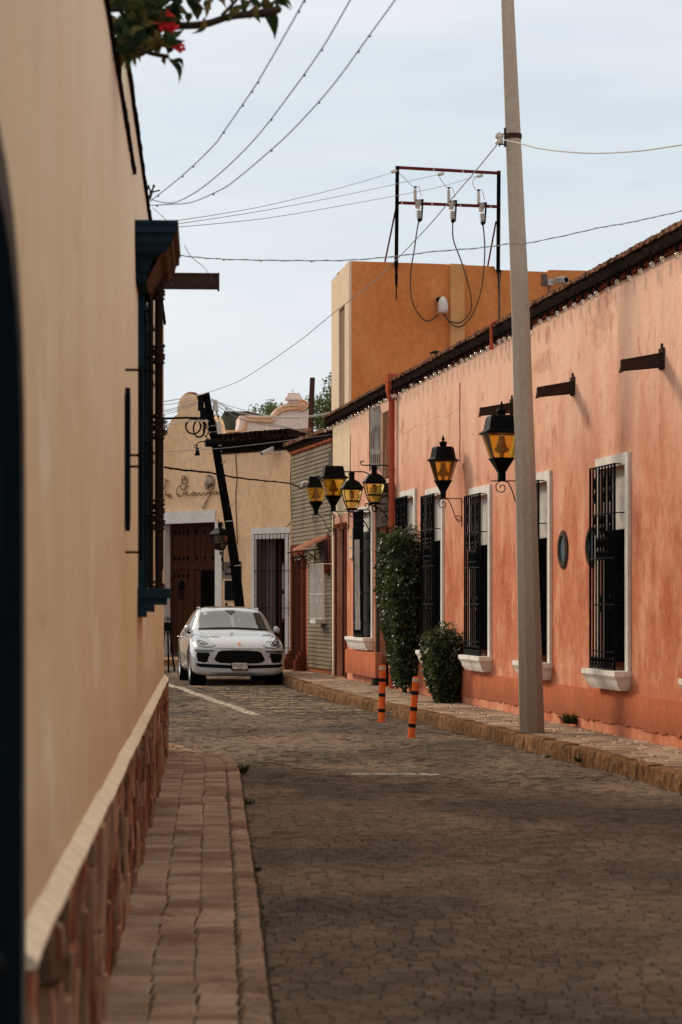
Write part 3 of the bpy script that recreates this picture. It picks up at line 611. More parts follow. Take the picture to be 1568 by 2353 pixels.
for i, (y, zt) in enumerate(wins):
    a = B(y); W = 1.44
    f = MB(); f.pbox(RW, a, a+.13, .90, zt-.0, -.02, .035); f.pbox(RW, a+W-.13, a+W, .90, zt, -.02, .035); f.pbox(RW, a+.13, a+W-.13, zt-.13, zt, -.02, .035)
    f.pbox(RW, a+.128, a+.165, .93, zt-.12, -.155, -.021+.0); f.pbox(RW, a+W-.165, a+W-.128, .93, zt-.12, -.155, -.021)
    wn = rh.part('window', f, m_white)
    bl = MB(); bl.pbox(RW, a+.166, a+W-.166, 2.50+zt-3.33, zt-.13, -.14, -.10); bl.pbox(RW, a+.166, a+.34, .95, 2.50+zt-3.33, -.14, -.10); rh.part('blind_panel', bl, m_white, wn)
    sh = MB(); sh.pbox(RW, a+.345, a+W-.17, 1.0, 2.50+zt-3.33-.004, -.13, -.05)
    for k in range(16): sh.pbox(RW, a+.37, a+W-.19, 1.06+k*.088, 1.10+k*.088, -.05, -.035)
    rh.part('shutter', sh, m_black, wn)
    rh.part('sill', sill_mb(RW, a-.02, a+W+.02-(.14 if i == 0 else 0), .915, .70, .19), m_whiter, wn, smooth=25)
    d = zt-3.33
    rh.part('grille', scroll_grille(RW, a+.26, a+W-.10, .915, 3.22+d, .115, 9, [3.21+d, 2.67+d, 2.17+d*.5, 1.65, 1.12, .935], 1,
        [(2.95+d, .14, (1, 3, 6)), (2.55+d, .10, (1, 3, 4, 6)), (2.28+d, .12, (2, 3, 4, 5)), (1.66, .09, (1, 4)), (1.0, .05, (0, 1, 2, 3, 4, 5, 6, 7))]), m_iron, wn)
# the far window, without a blind
f = MB(); a0, a1 = fw0-.12, fw1+.12
f.pbox(RW, a0, a0+.119, 1.0, 3.46, -.02, .035); f.pbox(RW, a1-.119, a1, 1.0, 3.46, -.02, .035); f.pbox(RW, a0+.119, a1-.119, 3.341, 3.46, -.02, .035)
wn = rh.part('window', f, m_white)
sh = MB(); sh.pbox(RW, fw0+.01, fw1-.01, 1.04, 3.0, -.15, -.06); rh.part('shutter', sh, mat('slate_shutter', (.05, .05, .052), .7), wn)
bl = MB(); bl.pbox(RW, fw0+.01, fw1-.01, 3.002, 3.335, -.15, -.06); rh.part('blind_panel', bl, m_white, wn)
rh.part('sill', sill_mb(RW, a0-.02, a1+.0, 1.03, .80, .2), m_whiter, wn, smooth=25)
rh.part('grille', scroll_grille(RW, RW.S(834, .14), RW.S(813.5, .14), 1.03, 3.38, .14, 12, [3.37, 2.62, 1.85, 1.3, 1.06], 1, [(3.1, .1, (2, 5, 8)), (2.75, .1, (2, 5, 8)), (1.12, .05, (1, 3, 5, 7, 9))]), m_iron, wn)
# round windows with a four-lobed light
for uc in (1296, 1361):
    a = RW.S(uc); zc = 1.67+122/F*29.6; n = 28
    ring = MB(); rings = []
    for k in range(n+1):
        t = 2*math.pi*k/n; c_, s_ = math.cos(t), math.sin(t)
        rings.append([RW.w(a+c_*.235, zc+s_*.235, -.01), RW.w(a+c_*.235, zc+s_*.235, .02), RW.w(a+c_*.205, zc+s_*.205, .035), RW.w(a+c_*.17, zc+s_*.17, .03), RW.w(a+c_*.165, zc+s_*.165, -.01)])
    ring.loft(rings, cap=False); o = rh.part('round_window', ring, m_stonedk, smooth=40)
    pn = MB(); pn.ppoly(RW, [(a+math.cos(2*math.pi*k/48)*(.12+.045*abs(math.cos(4*math.pi*k/48))), zc+math.sin(2*math.pi*k/48)*(.12+.045*abs(math.cos(4*math.pi*k/48)))) for k in range(48)], .003, .012)
    rh.part('pane', pn, mat('blue_dark_glass', (.008, .024, .04), .3, spec=.08, fine=0), o)
    st = MB(); st.ppoly(RW, [(a+math.cos(2*math.pi*k/24)*.168, zc+math.sin(2*math.pi*k/24)*.168) for k in range(24)], -.005, .0025); rh.part('infill', st, m_stonedk, o)
# rain spouts
for u, v in ((1523, 842), (1318, 903), (1178, 947)):
    aa, zz = RW.hit(u, v); spout(rh, RW, aa, zz, .44, .16 if u > 1200 else .145, .055, m_rust, .12, .72)
# pipe with funnel head
pp = MB(); a = RW.S(911); pp.tube([RW.w(a, .2, .08), RW.w(a, ZW-.15, .08)], .052, 12)
for z in (1.0, 2.4, 3.95): pp.lathe(RW.w(a, z, .08), [(.052, 0), (.062, .004), (.062, .03), (.052, .034)], 12)
pipe = rh.part('downpipe', pp, m_pipe, smooth=40)
fn = MB(); fn.loft([[RW.w(a-.05, ZW-.16, .03), RW.w(a+.05, ZW-.16, .03), RW.w(a+.05, ZW-.16, .13), RW.w(a-.05, ZW-.16, .13)], [RW.w(a-.13, ZW+.02, .0), RW.w(a+.12, ZW+.02, .0), RW.w(a+.12, ZW+.02, .17), RW.w(a-.13, ZW+.02, .17)], [RW.w(a-.13, ZW+.30, .0), RW.w(a+.12, ZW+.30, .0), RW.w(a+.12, ZW+.30, .17), RW.w(a-.13, ZW+.30, .17)]])
rh.part('funnel', fn, m_pipe, pipe)
vp = MB(); a = RW.S(1131, .17); z1 = RW.Z(1131, 740, .17); z0 = RW.Z(1131, 800, .17)
vp.tube([RW.w(a-.15, z1, -.3), RW.w(a-.05, z1, .15), RW.w(a, z1-.03, .18), RW.w(a, z0, .18)], .022, 8); vp.lathe(RW.w(a, z0, .18), [(.024, -.02), (.036, .0), (.03, .03), (.024, .05)], 8); rh.part('overflow_pipe', vp, m_pipe, smooth=40)
# chimney cowl
ch = MB(); q = P(1001, 812, 42); ch.lathe(q+Vector((0, 0, -.5)), [(.06, 0), (.06, .42), (.07, .44), (.0, .45)], 10); ch.lathe(q+Vector((0, 0, .0)), [(.0, .02), (.10, .0), (.105, .015), (.03, .05), (0, .055)], 10)
for k in range(4): ch.tube([q+Vector((.055*math.cos(k*1.57), .055*math.sin(k*1.57), -.08)), q+Vector((.085*math.cos(k*1.57), .085*math.sin(k*1.57), .01))], .006, 4)
rh.part('chimney_cowl', ch, m_iron)
# doors
dm = MB(); zt = RW.Z(784, 1214); dm.pbox(RW, dr0-.10, dr0, .2, zt+.02, -.01, .03); dm.pbox(RW, dr1, dr1+.10, .2, zt+.02, -.01, .03); dm.pbox(RW, dr0-.1, dr1+.1, zt+.02, zt+.1, -.01, .03)
dr_ = rh.part('door', dm, m_reddoor); lf = MB(); lf.pbox(RW, dr0+.005, dr1-.005, .2, zt-.005, -.155, -.12)
for k in range(3): lf.pbox(RW, dr0+.15, dr1-.15, .4+k*.85, 1.1+k*.85, -.12, -.105)
rh.part('leaf', lf, m_redin, dr_)
dm = MB(); dm.pbox(RW, sd0-.12, sd0, .18, 3.3, -.01, .05); dm.pbox(RW, sd1, sd1+.14, .18, 3.3, -.01, .05); dm.pbox(RW, sd0, sd1, 3.02, 3.3, -.01, .05); dm.pbox(RW, sd0-.12, sd1+.14, 3.3, 3.62, -.01, .06); dm.pbox(RW, sd0-.2, sd1+.2, 3.62, 3.74, -.01, .14); dm.pbox(RW, sd0-.16, sd1+.17, 3.55, 3.62, 0, .1)
dm.pbox(RW, sd1-.0, sd1+.16, .1, .62, 0, .12)
for z in (1.1, 1.8, 2.5): dm.pbox(RW, sd1+.0, sd1+.145, z, z+.012, .0, .054)
dr_ = rh.part('stone_doorway', dm, m_stonedk); lf = MB(); lf.pbox(RW, sd0+.005, sd1-.005, .2, 3.01, -.155, -.13)
for k in range(3): lf.pbox(RW, sd0+.12, sd1-.12, .4+k*.85, 1.1+k*.85, -.13, -.115)
rh.part('leaf', lf, m_void, dr_)
sp_ = MB(); sp_.pbox(RW, RW.S(904.5), RW.S(882), RW.Z(895, 1096), RW.Z(895, 943), 0, .02); rh.part('brown_wall_panel', sp_, m_brownpanel)  # flat brown panel on the wall, paler in blotches
# crack / cable lines on the wall
cb_ = MB()
for (u, v0, v1, o) in ((1057, 880, 1062, .006), (806, 1000, 1170, .006)):
    cb_ = MB(); cb_.tube([RW.pt(u+random.uniform(-.6, .6), v0+(v1-v0)*k/6, o) for k in range(7)], .006, 4); rh.part('wall_cable', cb_, m_pipe)
for (u, v) in ((1190, 1529),):
    ob_ = MB(); aa, zz = RW.hit(u, v); ob_.pbox(RW, aa-.05, aa+.05, zz-.05, zz+.05, 0, .035); rh.part('outlet_box', ob_, m_camw)
rg_ = random.Random(4)
for (u0, u1, z_) in ((1225, 1330, 4.28), (925, 1060, 4.55)):
    ck = MB(); s0_, s1_ = RW.S(u0), RW.S(u1); pts_ = [RW.w(s0_+(s1_-s0_)*k/26, z_+.035*noise.noise(Vector((k*.22, u0, 0)))*2+rg_.uniform(-.006, .006), .0) for k in range(27)]
    ck.tube(pts_, [.001+.0028*rg_.random() for _ in pts_], 4); rh.part('plaster_crack', ck, m_coral2)
# ================================================================== GREY CLAD HOUSE
gh = Thing('clad_house', (-1.2, 54, 0), 'grey textured clad house front with a little tiled awning and maroon arched doorway', 'house')
g0, g1 = 0.0, GF.S(671)
GT = GF.Z(765, 983)
gb = MB(); gb.pbox(GF, g0-.02, g1, 0, GT-.06, -7, 0); gh.part('wall', gb, m_coral2)
cl = MB(); a1c = g1-.0; z = .30
zc = RW.Z  # noqa
def clad(a0, a1, z0, z1):
    n = int((z1-z0)/.086); h = (z1-z0)/n
    for k in range(n):
        zz = z0+k*h
        cl.hexa([GF.w(a0, zz, .002), GF.w(a1, zz, .002), GF.w(a1, zz, .03), GF.w(a0, zz, .03), GF.w(a0, zz+h, .002), GF.w(a1, zz+h, .002), GF.w(a1, zz+h, .010), GF.w(a0, zz+h, .010)])
xs = GF.S(709)
clad(g0+.02, xs, .28, 2.62); clad(g0+.02, g1-.04, 2.62, GT-.30)
# vertical ribbing in the cladding's own texture
def ribs(m):
    nt = m.node_tree; N = nt.nodes; L = nt.links; b = N['Principled BSDF']; geo = N.new('ShaderNodeNewGeometry')
    wv = N.new('ShaderNodeTexWave'); wv.bands_direction = 'Y'; wv.inputs['Scale'].default_value = 5.2; wv.inputs['Distortion'].default_value = 1.5; wv.inputs['Detail'].default_value = 2
    L.new(geo.outputs['Position'], wv.inputs[0]); bp = N.new('ShaderNodeBump'); bp.inputs['Strength'].default_value = .9; bp.inputs['Distance'].default_value = .012
    L.new(wv.outputs['Fac'], bp.inputs['Height']); L.new(bp.outputs[0], b.inputs['Normal'])
ribs(m_clad)
gh.part('cladding', cl, m_clad)
ev = MB(); eave_tiles(ev, GF, g0-.06, g1+.25, GT, -.3, .16, .15, .07); gh.part('eave_tiles', ev, m_tile)
ev = MB(); ev.pbox(GF, g0, g1+.12, GT-.20, GT-.075, -.1, .09); gh.part('eave_board', ev, m_tiledark)
ev = MB(); eave_tiles(ev, GF, g0, g1+.05, GT-.205, -.05, .06, .09, .07, .1); gh.part('brick_course', ev, mat('red_brick_course', (.30, .09, .045), .9, island=.3, bump=.4))
# doorway with stepped foot blocks
da0, da1 = GF.S(700.5), GF.S(677.5); zt = GF.Z(690, 1278)
dm = MB(); dm.pbox(GF, da0-.12, da0, .16, zt+.25, 0, .07); dm.pbox(GF, da1, da1+.16, .16, zt+.25, 0, .07); dm.pbox(GF, da0, da1, zt, zt+.25, 0, .068)
for aa in (da0-.12, da1+.02):
    dm.pbox(GF, aa-.05, aa+.19, .14, .42, 0, .24); dm.pbox(GF, aa-.05, aa+.19, .42, .52, 0, .19); dm.pbox(GF, aa-.05, aa+.19, .52, .60, 0, .13)
d_ = gh.part('doorway', dm, m_reddoor); lf = MB(); ip = [(da0, .16), (da1, .16), (da1, zt-.12), (da1-.1, zt-.02), (da0+.1, zt-.02), (da0, zt-.12)]
lf.ppoly(GF, ip, .005, .02); gh.part('leaf', lf, m_redin, d_)
# awning
aw = MB(); aa0, aa1 = GF.S(753), GF.S(700)+.9
n = 11
for k in range(n):
    a = aa0+(GF.S(676, .5)+.1-aa0)*k/n
    pts = []
    for j in range(4):
        pass
    p0 = GF.w(a, 3.02, .02); p1 = GF.w(a+.06, 2.76, .52)
    d = (p1-p0); s_ = GF.d.to_3d()*.06; nn = Vector((0, 0, 1))
    rings = []
    for t in (0, .33, .34, .66, .67, 1):
        q = p0+d*t+nn*(.012 if t in (.34, .67) else 0); w_ = 1+.12*t
        rings.append([q-s_*w_, q-s_*.6*w_+nn*.045, q+nn*.06, q+s_*.6*w_+nn*.045, q+s_*w_, q+s_*.5*w_+nn*.02, q-s_*.5*w_+nn*.02])
    aw.loft(rings)
aw_ = gh.part('awning', aw, mat('rose_clay_tile', (.36, .16, .10), .9, [((.15, .08, .05), 9, (1, 1, 1), .5, .7, .8)], .4, 40, island=.3))
br = MB()
for a in (aa0+.15, aa0+1.3, aa0+2.3):
    e1, e2 = GF.n.to_3d(), Vector((0, 0, 1)); o = GF.w(a, 2.4, .03)
    br = MB(); br.tube([o, o+e2*.42], .012, 5); br.tube([o+e2*.42, o+e2*.36+e1*.42], .012, 5)
    br.tube([o+e1*.02, o+e1*.12+e2*.04, o+e1*.2+e2*.2, o+e1*.36+e2*.34], .010, 5)
    br.tube(spiral(o+e1*.12+e2*.26, e1, e2, .10, .02, -2, 6), .009, 5); br.tube(spiral(o+e1*.30+e2*.22, e1, e2, .06, .015, 0, 7), .008, 5); gh.part('scroll_bracket', br, m_iron, aw_)

# niche
ni = MB(); na0, na1 = GF.S(762.5), GF.S(754); zb, zt2 = GF.Z(758, 1300), GF.Z(758, 1225); am = (na0+na1)/2; hw_ = (na1-na0)/2
def np_(k_): return [(am+hw_*k_, zb)]+[(am+hw_*k_*math.cos(math.pi*i/8), zt2-.3+.3*k_*math.sin(math.pi*i/8)) for i in range(9)]+[(am-hw_*k_, zb)]
ni.ppoly(GF, np_(1), .02, .055); ni.pbox(GF, na0-.02, na1+.02, zb-.1, zb, .02, .14); ni.pbox(GF, na0+.05, na1-.05, zb-.18, zb-.1, .02, .09)
n_ = gh.part('niche', ni, m_reddoor); v_ = MB(); v_.ppoly(GF, np_(.66), .056, .058); gh.part('niche_hollow', v_, m_redin, n_)
# white barred window
wa0, wa1 = GF.S(751), GF.S(722); wz0, wz1 = GF.Z(735, 1421), GF.Z(735, 1310)
f = MB(); f.pbox(GF, wa0, wa0+.1, wz0, wz1, .02, .06); f.pbox(GF, wa1-.1, wa1, wz0, wz1, .02, .06); f.pbox(GF, wa0+.1, wa1-.1, wz1-.1, wz1, .02, .06); f.pbox(GF, wa0+.1, wa1-.1, (wz0+wz1)/2-.03, (wz0+wz1)/2+.03, .03, .055)
wn = gh.part('window', f, m_white); gp = MB(); gp.pbox(GF, wa0+.1, wa1-.1, wz0, wz1-.1, .018, .031); gh.part('pane', gp, m_alu, wn)
gr = MB(); ga0, ga1 = GF.S(743, .22), GF.S(713.5, .22)
for k in range(13): gr.tube([GF.w(ga0+(ga1-ga0)*k/12, wz0-.02, .22), GF.w(ga0+(ga1-ga0)*k/12, wz1+.12, .22)], .011, 4)
for z in (wz0, (wz0+wz1)/2, wz1+.11): gr.tube([GF.w(ga0, z, .02), GF.w(ga0, z, .22), GF.w(ga1, z, .22), GF.w(ga1, z, .02)], .010, 4)
for k in (2, 6, 10):
    for z in (wz0+.35, wz1-.25): gr.tube(spiral(GF.w(ga0+(ga1-ga0)*k/12, z, .22), GF.d.to_3d(), Vector((0, 0, 1)), .06, .02, 0, 7), .009, 4)
gh.part('grille', gr, m_white, wn); f = MB(); f.pbox(GF, wa0-.02, GF.S(713.5, .24), wz0-.10, wz0-.02, .02, .25); gh.part('sill', f, m_white, wn)
# hanging plank sign at the corner of the grey house
sg = MB(); q0 = P(755.5, 1041, 49.3); q1 = P(780, 1037, 48.9)
zb_ = EYE+(HY-1122)/F*49.2; n = 5; dv = (q1-q0)/n
for k in range(n):
    a = q0+dv*k; b = a+dv*.93; tp = random.uniform(-.02, .02); bt = random.uniform(-.05, .02)
    sg.hexa([Vector((a.x, a.y, zb_+bt)), Vector((b.x, b.y, zb_+bt)), Vector((b.x, b.y+.03, zb_+bt)), Vector((a.x, a.y+.03, zb_+bt)), a+Vector((0, 0, tp)), b+Vector((0, 0, tp)), b+Vector((0, .03, tp)), a+Vector((0, .03, tp))])
sgt = Thing('plank_sign', (q0.x, q0.y, zb_), 'weathered vertical plank signboard hanging out from the wall above the two wide lanterns', 'sign')
sgt.part('planks', sg, m_board); sb_ = MB(); sb_.tube([q1+Vector((0, 0, -.03)), q1+Vector((.28, .02, -.01))], .008, 5); sb_.box(q1.x+.004, q1.x+.024, q1.y-.01, q1.y+.04, zb_-.02, q1.z+.02); sgt.part('bracket', sb_, m_iron)
# ================================================================== HOTEL
ho = Thing('hotel_house', (-3.2, 68.5, 0), 'ochre plastered hotel front with curved gable, timber gate and barred window closing the street', 'hotel')
AA = lambda x, y: (367.6+.13188*x, 884.6+.13188*y)
def hA(x, y, o=0): return HF.hit(*AA(x, y), o)
gout = [(-260, 1080), (-120, 1010), (20, 965), (70, 900), (130, 880), (140, 780), (165, 690), (200, 600), (250, 560), (312, 540), (303, 480), (305, 420), (318, 350), (345, 265), (380, 205), (430, 168), (480, 152), (530, 158), (570, 175), (610, 210), (640, 270), (655, 350), (690, 430), (720, 500), (770, 540), (840, 570), (880, 640), (900, 740), (930, 830), (1000, 870), (1080, 905), (1090, 1190)]
gp_ = [hA(*p) for p in gout]
s_dL, s_dR = HF.S(377), HF.S(497)
zlin = HF.Z(434, 1202)
right = HF.S(673)
body = [(gp_[0][0], 0)]+gp_+[(right, HF.Z(672, 1029)), (right, 0)]
# wall built round the gate and the window
w0, w1, wz0, wz1 = HF.S(590), HF.S(657), .18, HF.Z(620, 1238)
hb = MB()
sBase = gp_[0][0]; ztopL = zlin
hb.ppoly(HF, [(sBase, 0), (s_dL, 0), (s_dL, zlin), (sBase, zlin)], -.5, 0)
hb.ppoly(HF, [(sBase, zlin)]+gp_+[(gp_[-1][0], zlin)], -.5, 0)
hb.ppoly(HF, [(s_dR, 0), (w0, 0), (w0, zlin), (s_dR, zlin)], -.5, 0)
hb.ppoly(HF, [(gp_[-1][0], zlin), (right, zlin), (right, HF.Z(672, 1029)), (gp_[-1][0], gp_[-1][1])], -.5, 0)
hb.ppoly(HF, [(w0, wz1), (w1, wz1), (w1, zlin), (w0, zlin)], -.5, 0)
hb.ppoly(HF, [(w1, 0), (right, 0), (right, zlin), (w1, zlin)], -.5, 0)
hb.ppoly(HF, [(w0, 0), (w1, 0), (w1, wz0), (w0, wz0)], -.5, 0)
hb.ppoly(HF, [(sBase, 0), (right, 0), (right, 5.6), (sBase, 5.6)], -6, -.9)
hb.pbox(HF, sBase-7.5, sBase-.002, 0, 5.2, -6, -.004)
ho.part('wall', hb, m_hotel)
ce = MB(); ce.tube([HF.w(a, z, -.12) for a, z in gp_[:-1]], .07, 6); ho.part('gable_coping', ce, mat('brick_coping', (.16, .07, .045), .9, [((.4, .2, .14), 3, (1, 1, 1), .5, .7, .6)], .5, 30), smooth=True)
# carved stepped tile eave: rows of barrel tile ends
te = MB(); te0 = gp_[-1][0]; te1 = HF.S(684); ztl = HF.Z(512, 1041); row_h = .125; pitch = .215
for r_ in range(4):
    off = .08+.075*r_; a = te0-.02+(pitch/2 if r_ % 2 else 0)
    while a < te1:
        zc = ztl+.03+r_*row_h+random.uniform(-.008, .008); n = 7; ro, ri = .100, .074
        def rg(o): return [HF.w(a+ro*math.cos(math.pi*i/n), zc+ro*1.15*math.sin(math.pi*i/n), o) for i in range(n+1)]+[HF.w(a+ri*math.cos(math.pi*i/n), zc+ri*1.15*math.sin(math.pi*i/n), o) for i in range(n, -1, -1)]
        te.loft([rg(-.1), rg(off+random.uniform(-.01, .01))]); a += pitch
ho.part('tile_eave', te, m_tiledark)
ts = MB()
for r_ in range(4): ts.pbox(HF, te0-.05, te1+.02, ztl+.012+r_*row_h+(.0 if r_ else -.05), ztl+.03+r_*row_h, -.3, .03+.075*r_)
ts.pbox(HF, te0, te1, ztl-.02, ztl+.42, -.4, -.02); ho.part('tile_bed', ts, m_tiledark)
tt = MB(); a = te0-.02+pitch/2
while a < te1:
    tt.tube([HF.w(a, ztl+.36, .20), HF.w(a, ztl+.50, -.6)], .08, 8); a += pitch
ho.part('roof_tiles', tt, m_tile)
# lintel + jambs
ji = MB(); ji.pbox(HF, HF.S(375), HF.S(497.5), zlin, HF.Z(440, 1174), .0, .05); ji.pbox(HF, HF.S(497.0), HF.S(512), .15, zlin, .0, .045); ji.pbox(HF, HF.S(372)-.2, s_dL+.008, .15, zlin, -.25, .006)
gt = ho.part('gate', ji, m_white)
lf = MB(); gz0 = .2; inset = -.26
sL, sR = s_dL+.01, s_dR
mid = HF.S(443, inset)
for (a, b) in ((sL, mid-.01), (mid+.01, sR)):
    lf.pbox(HF, a, b, gz0, zlin, inset-.06, inset)
ho.part('leaf', lf, m_wood, gt)
fr = MB()
def rail(a, b, z0, z1): fr.pbox(HF, a, b, z0, z1, inset, inset+.035)
zm = HF.Z(440, 1302, inset)
rail(sL, sL+.10, gz0, zlin); rail(mid-.1, mid+.1, gz0, zlin); rail(sL+.1, mid-.1, zm-.08, zm+.1); rail(mid+.1, sR, zm-.08, zm+.1); rail(sL+.1, mid-.1, zlin-.1, zlin); rail(mid+.1, sR, zlin-.1, zlin); rail(sL+.1, mid-.1, gz0, gz0+.12)
for k in range(1, 5): fr.pbox(HF, sL+.1+(mid-.2-sL)*k/5-.006, sL+.1+(mid-.2-sL)*k/5+.006, gz0+.12, zlin-.1, inset, inset+.012)
for k in range(1, 5): fr.pbox(HF, mid+.1+(sR-mid-.1)*k/5-.006, mid+.1+(sR-mid-.1)*k/5+.006, zm+.1, zlin-.1, inset, inset+.012)
ho.part('rails', fr, m_wood, gt)
st = MB()
for (a, b, zz) in ((sL+.2, mid-.2, zlin-.25), (sL+.2, mid-.2, zm+.25), (sL+.2, mid-.2, zm-.25), (mid+.2, sR-.1, zlin-.25), (mid+.2, sR-.1, zm+.25)):
    for k in range(4): st.ball(HF.w(a+(b-a)*k/3, zz, inset+.01), .045, 8, 1.3)
ho.part('studs', st, m_iron, gt)
kn = MB(); ka = (sL+mid)/2+.03; kz = HF.Z(410, 1345, inset)
kn.ball(HF.w(ka, kz, inset+.03), .11, 10, 1.4); kn.tube([HF.w(ka+.09*math.cos(t), kz-.25+.13*math.sin(t), inset+.06) for t in [i*math.pi/8 for i in range(17)]], .018, 6); ho.part('knocker', kn, m_iron, gt)
dk = MB(); dk.pbox(HF, HF.S(463, inset), sR, gz0, HF.Z(480, 1311, inset), inset+.001, inset+.02); ho.part('wicket_opening', dk, m_void, gt)
# barred window / door on the right
ff = MB(); o0, o1 = HF.S(580), HF.S(669); zt = HF.Z(620, 1212)
ff.pbox(HF, o0, w0, .16, zt, 0, .045); ff.pbox(HF, w1, o1, .16, zt, 0, .045); ff.pbox(HF, w0, w1, wz1, zt, 0, .045)
wn = ho.part('window', ff, m_white)
lv_ = MB(); lv_.pbox(HF, w0-.01, w0+.012, wz0, wz1, -.33, -.002); ho.part('reveal', lv_, m_greystone, wn)
rv = MB(); rv.pbox(HF, w0+.001, w1-.001, wz0, wz1, -.5, -.34); ho.part('dark_room', rv, m_void, wn)
lf = MB(); lf.pbox(HF, w0+.01, w0+.45, wz0, wz1, -.33, -.29); ho.part('shutter', lf, mat('grey_shutter', (.12, .10, .09), .8, [((.06, .05, .045), 6, (6, 6, .3), .4, .7, .8)], .2), wn)
lf = MB(); lf.pbox(HF, w1-.62, w1-.5, wz0, wz1, -.32, -.27); lf.pbox(HF, w1-.12, w1, wz0, wz1, -.32, -.27); 
for z in (wz0+.0, wz0+.95, wz0+1.75, wz1-.7): lf.pbox(HF, w1-.5, w1-.12, z, z+.09, -.32, -.27)
dl = ho.part('door_leaf', lf, m_wood, wn)
pn = MB(); pn.pbox(HF, w1-.5, w1-.12, wz0+1.05, wz0+1.74, -.31, -.29); pn.pbox(HF, w1-.5, w1-.12, wz0+1.85, wz0+2.6, -.31, -.29); ho.part('curtained_pane', pn, mat('curtain', (.30, .29, .25), .7, [((.14, .13, .11), 9, (9, 9, .3), .4, .7, .8)]), wn)
gr = MB(); ga0, ga1 = HF.S(585, .12), HF.S(663, .12); gz0_, gz1_ = HF.Z(620, 1500, .12), HF.Z(620, 1227, .12)
for k in range(10): gr.tube([HF.w(ga0+(ga1-ga0)*k/9, gz0_, .12), HF.w(ga0+(ga1-ga0)*k/9, gz1_, .12)], .011, 5)
for z in (gz1_, HF.Z(620, 1312, .12), HF.Z(620, 1397, .12), HF.Z(620, 1488, .12)): gr.tube([HF.w(ga0-.05, z, 0), HF.w(ga0-.03, z, .12), HF.w(ga1+.03, z, .12), HF.w(ga1+.05, z, 0)], .010, 5)
ho.part('grille', gr, m_iron, wn)
# script lettering in bent iron rod, standing off the plaster
def script(pts, r=.013, o=.06, n=5):
    return smooth_pts([HF.w(*hA(x, y, o), o) for x, y in pts], n)
lt = MB()
strokes = [
 [(150, 1668), (115, 1662), (108, 1700), (95, 1765), (60, 1805), (30, 1790), (40, 1730), (55, 1670), (85, 1638), (106, 1665), (100, 1740), (70, 1830), (40, 1900), (30, 1940), (60, 1955), (90, 1930), (104, 1890), (98, 1840)],
 [(105, 1915), (150, 1912), (185, 1918), (160, 1902), (138, 1925), (145, 1950), (170, 1948), (192, 1918), (188, 1950), (215, 1975)],
 [(440, 1680), (445, 1620), (425, 1578), (398, 1590), (382, 1640), (395, 1700), (430, 1732), (465, 1715), (482, 1670), (470, 1630), (440, 1618), (405, 1650), (378, 1710), (366, 1770), (380, 1815), (405, 1824), (440, 1790), (462, 1745)],
 [(355, 1775), (342, 1758), (312, 1785), (291, 1850), (300, 1915), (345, 1946), (395, 1915), (428, 1850), (462, 1750)], [(455, 1765), (500, 1769)], [(310, 1905), (348, 1908)],
 [(400, 1885), (440, 1905), (462, 1872), (480, 1868), (466, 1895), (480, 1930), (515, 1922), (555, 1900), (600, 1872), (622, 1880), (592, 1870), (556, 1898), (568, 1926), (600, 1916), (628, 1880), (626, 1908), (645, 1925), (672, 1890), (690, 1876), (695, 1908), (722, 1918), (750, 1885), (770, 1873), (775, 1908), (805, 1912), (845, 1880), (878, 1862)],
 [(820, 1872), (912, 1862)], [(895, 1865), (868, 1920), (838, 1985), (800, 2040), (765, 2100), (747, 2145), (775, 2140), (800, 2085), (830, 2010), (858, 1940), (900, 1895), (945, 1872)],
 [(1000, 1856), (970, 1852), (945, 1878), (962, 1904), (985, 1895), (1004, 1865), (1002, 1890), (1032, 1892)]]
for s in strokes: lt.tube(script(s), .0135, 4)
ho.part('lettering', lt, m_umber)
em = MB(); ec = (882, 1695); n = 20
rim = [hA(ec[0]+80*math.cos(2*math.pi*k/n), ec[1]+125*math.sin(2*math.pi*k/n)) for k in range(n)]
ed_ = MB(); ed_.ppoly(HF, rim, 0, .035); edo = ho.part('emblem_plate', ed_, m_umber); em.tube([HF.w(a, z, .04) for a, z in rim+rim[:1]], .018, 5)
for k in range(11):
    t = math.pi*(.02+.096*k)+.0; p0 = hA(880, 1760); p1 = hA(880+72*math.cos(t)*-1, 1700-100*math.sin(t)**.7); em.tube([HF.w(*p0, .05), HF.w((p0[0]+p1[0])/2, (p0[1]+p1[1])/2, .085), HF.w(*p1, .045)], [.012, .024, .03], 5)
for sg_ in (-1, 1): em.tube([HF.w(*hA(880+sg_*45+22*math.cos(t)*sg_, 1785+25*math.sin(t)), .055) for t in [i*.6 for i in range(9)]], .016, 5)
ho.part('shell_relief', em, mat('shell_stone', (.36, .27, .20), .8, fine=.2), edo, smooth=True)
# cables lying on the front
cl_ = MB(); cl_.tube([HF.pt(u, v, .02) for u, v in ((542, 1043), (545, 1100), (542, 1140), (543, 1180), (546, 1250))], .012, 4); ho.part('wall_cable', cl_, m_umber); cl_ = MB()
cl_.tube([HF.pt(u, v, .02) for u, v in ((670, 1040), (668, 1100), (670, 1200), (662, 1208), (655, 1210), (653, 1232))], .012, 4); ho.part('wall_cable', cl_, m_umber)
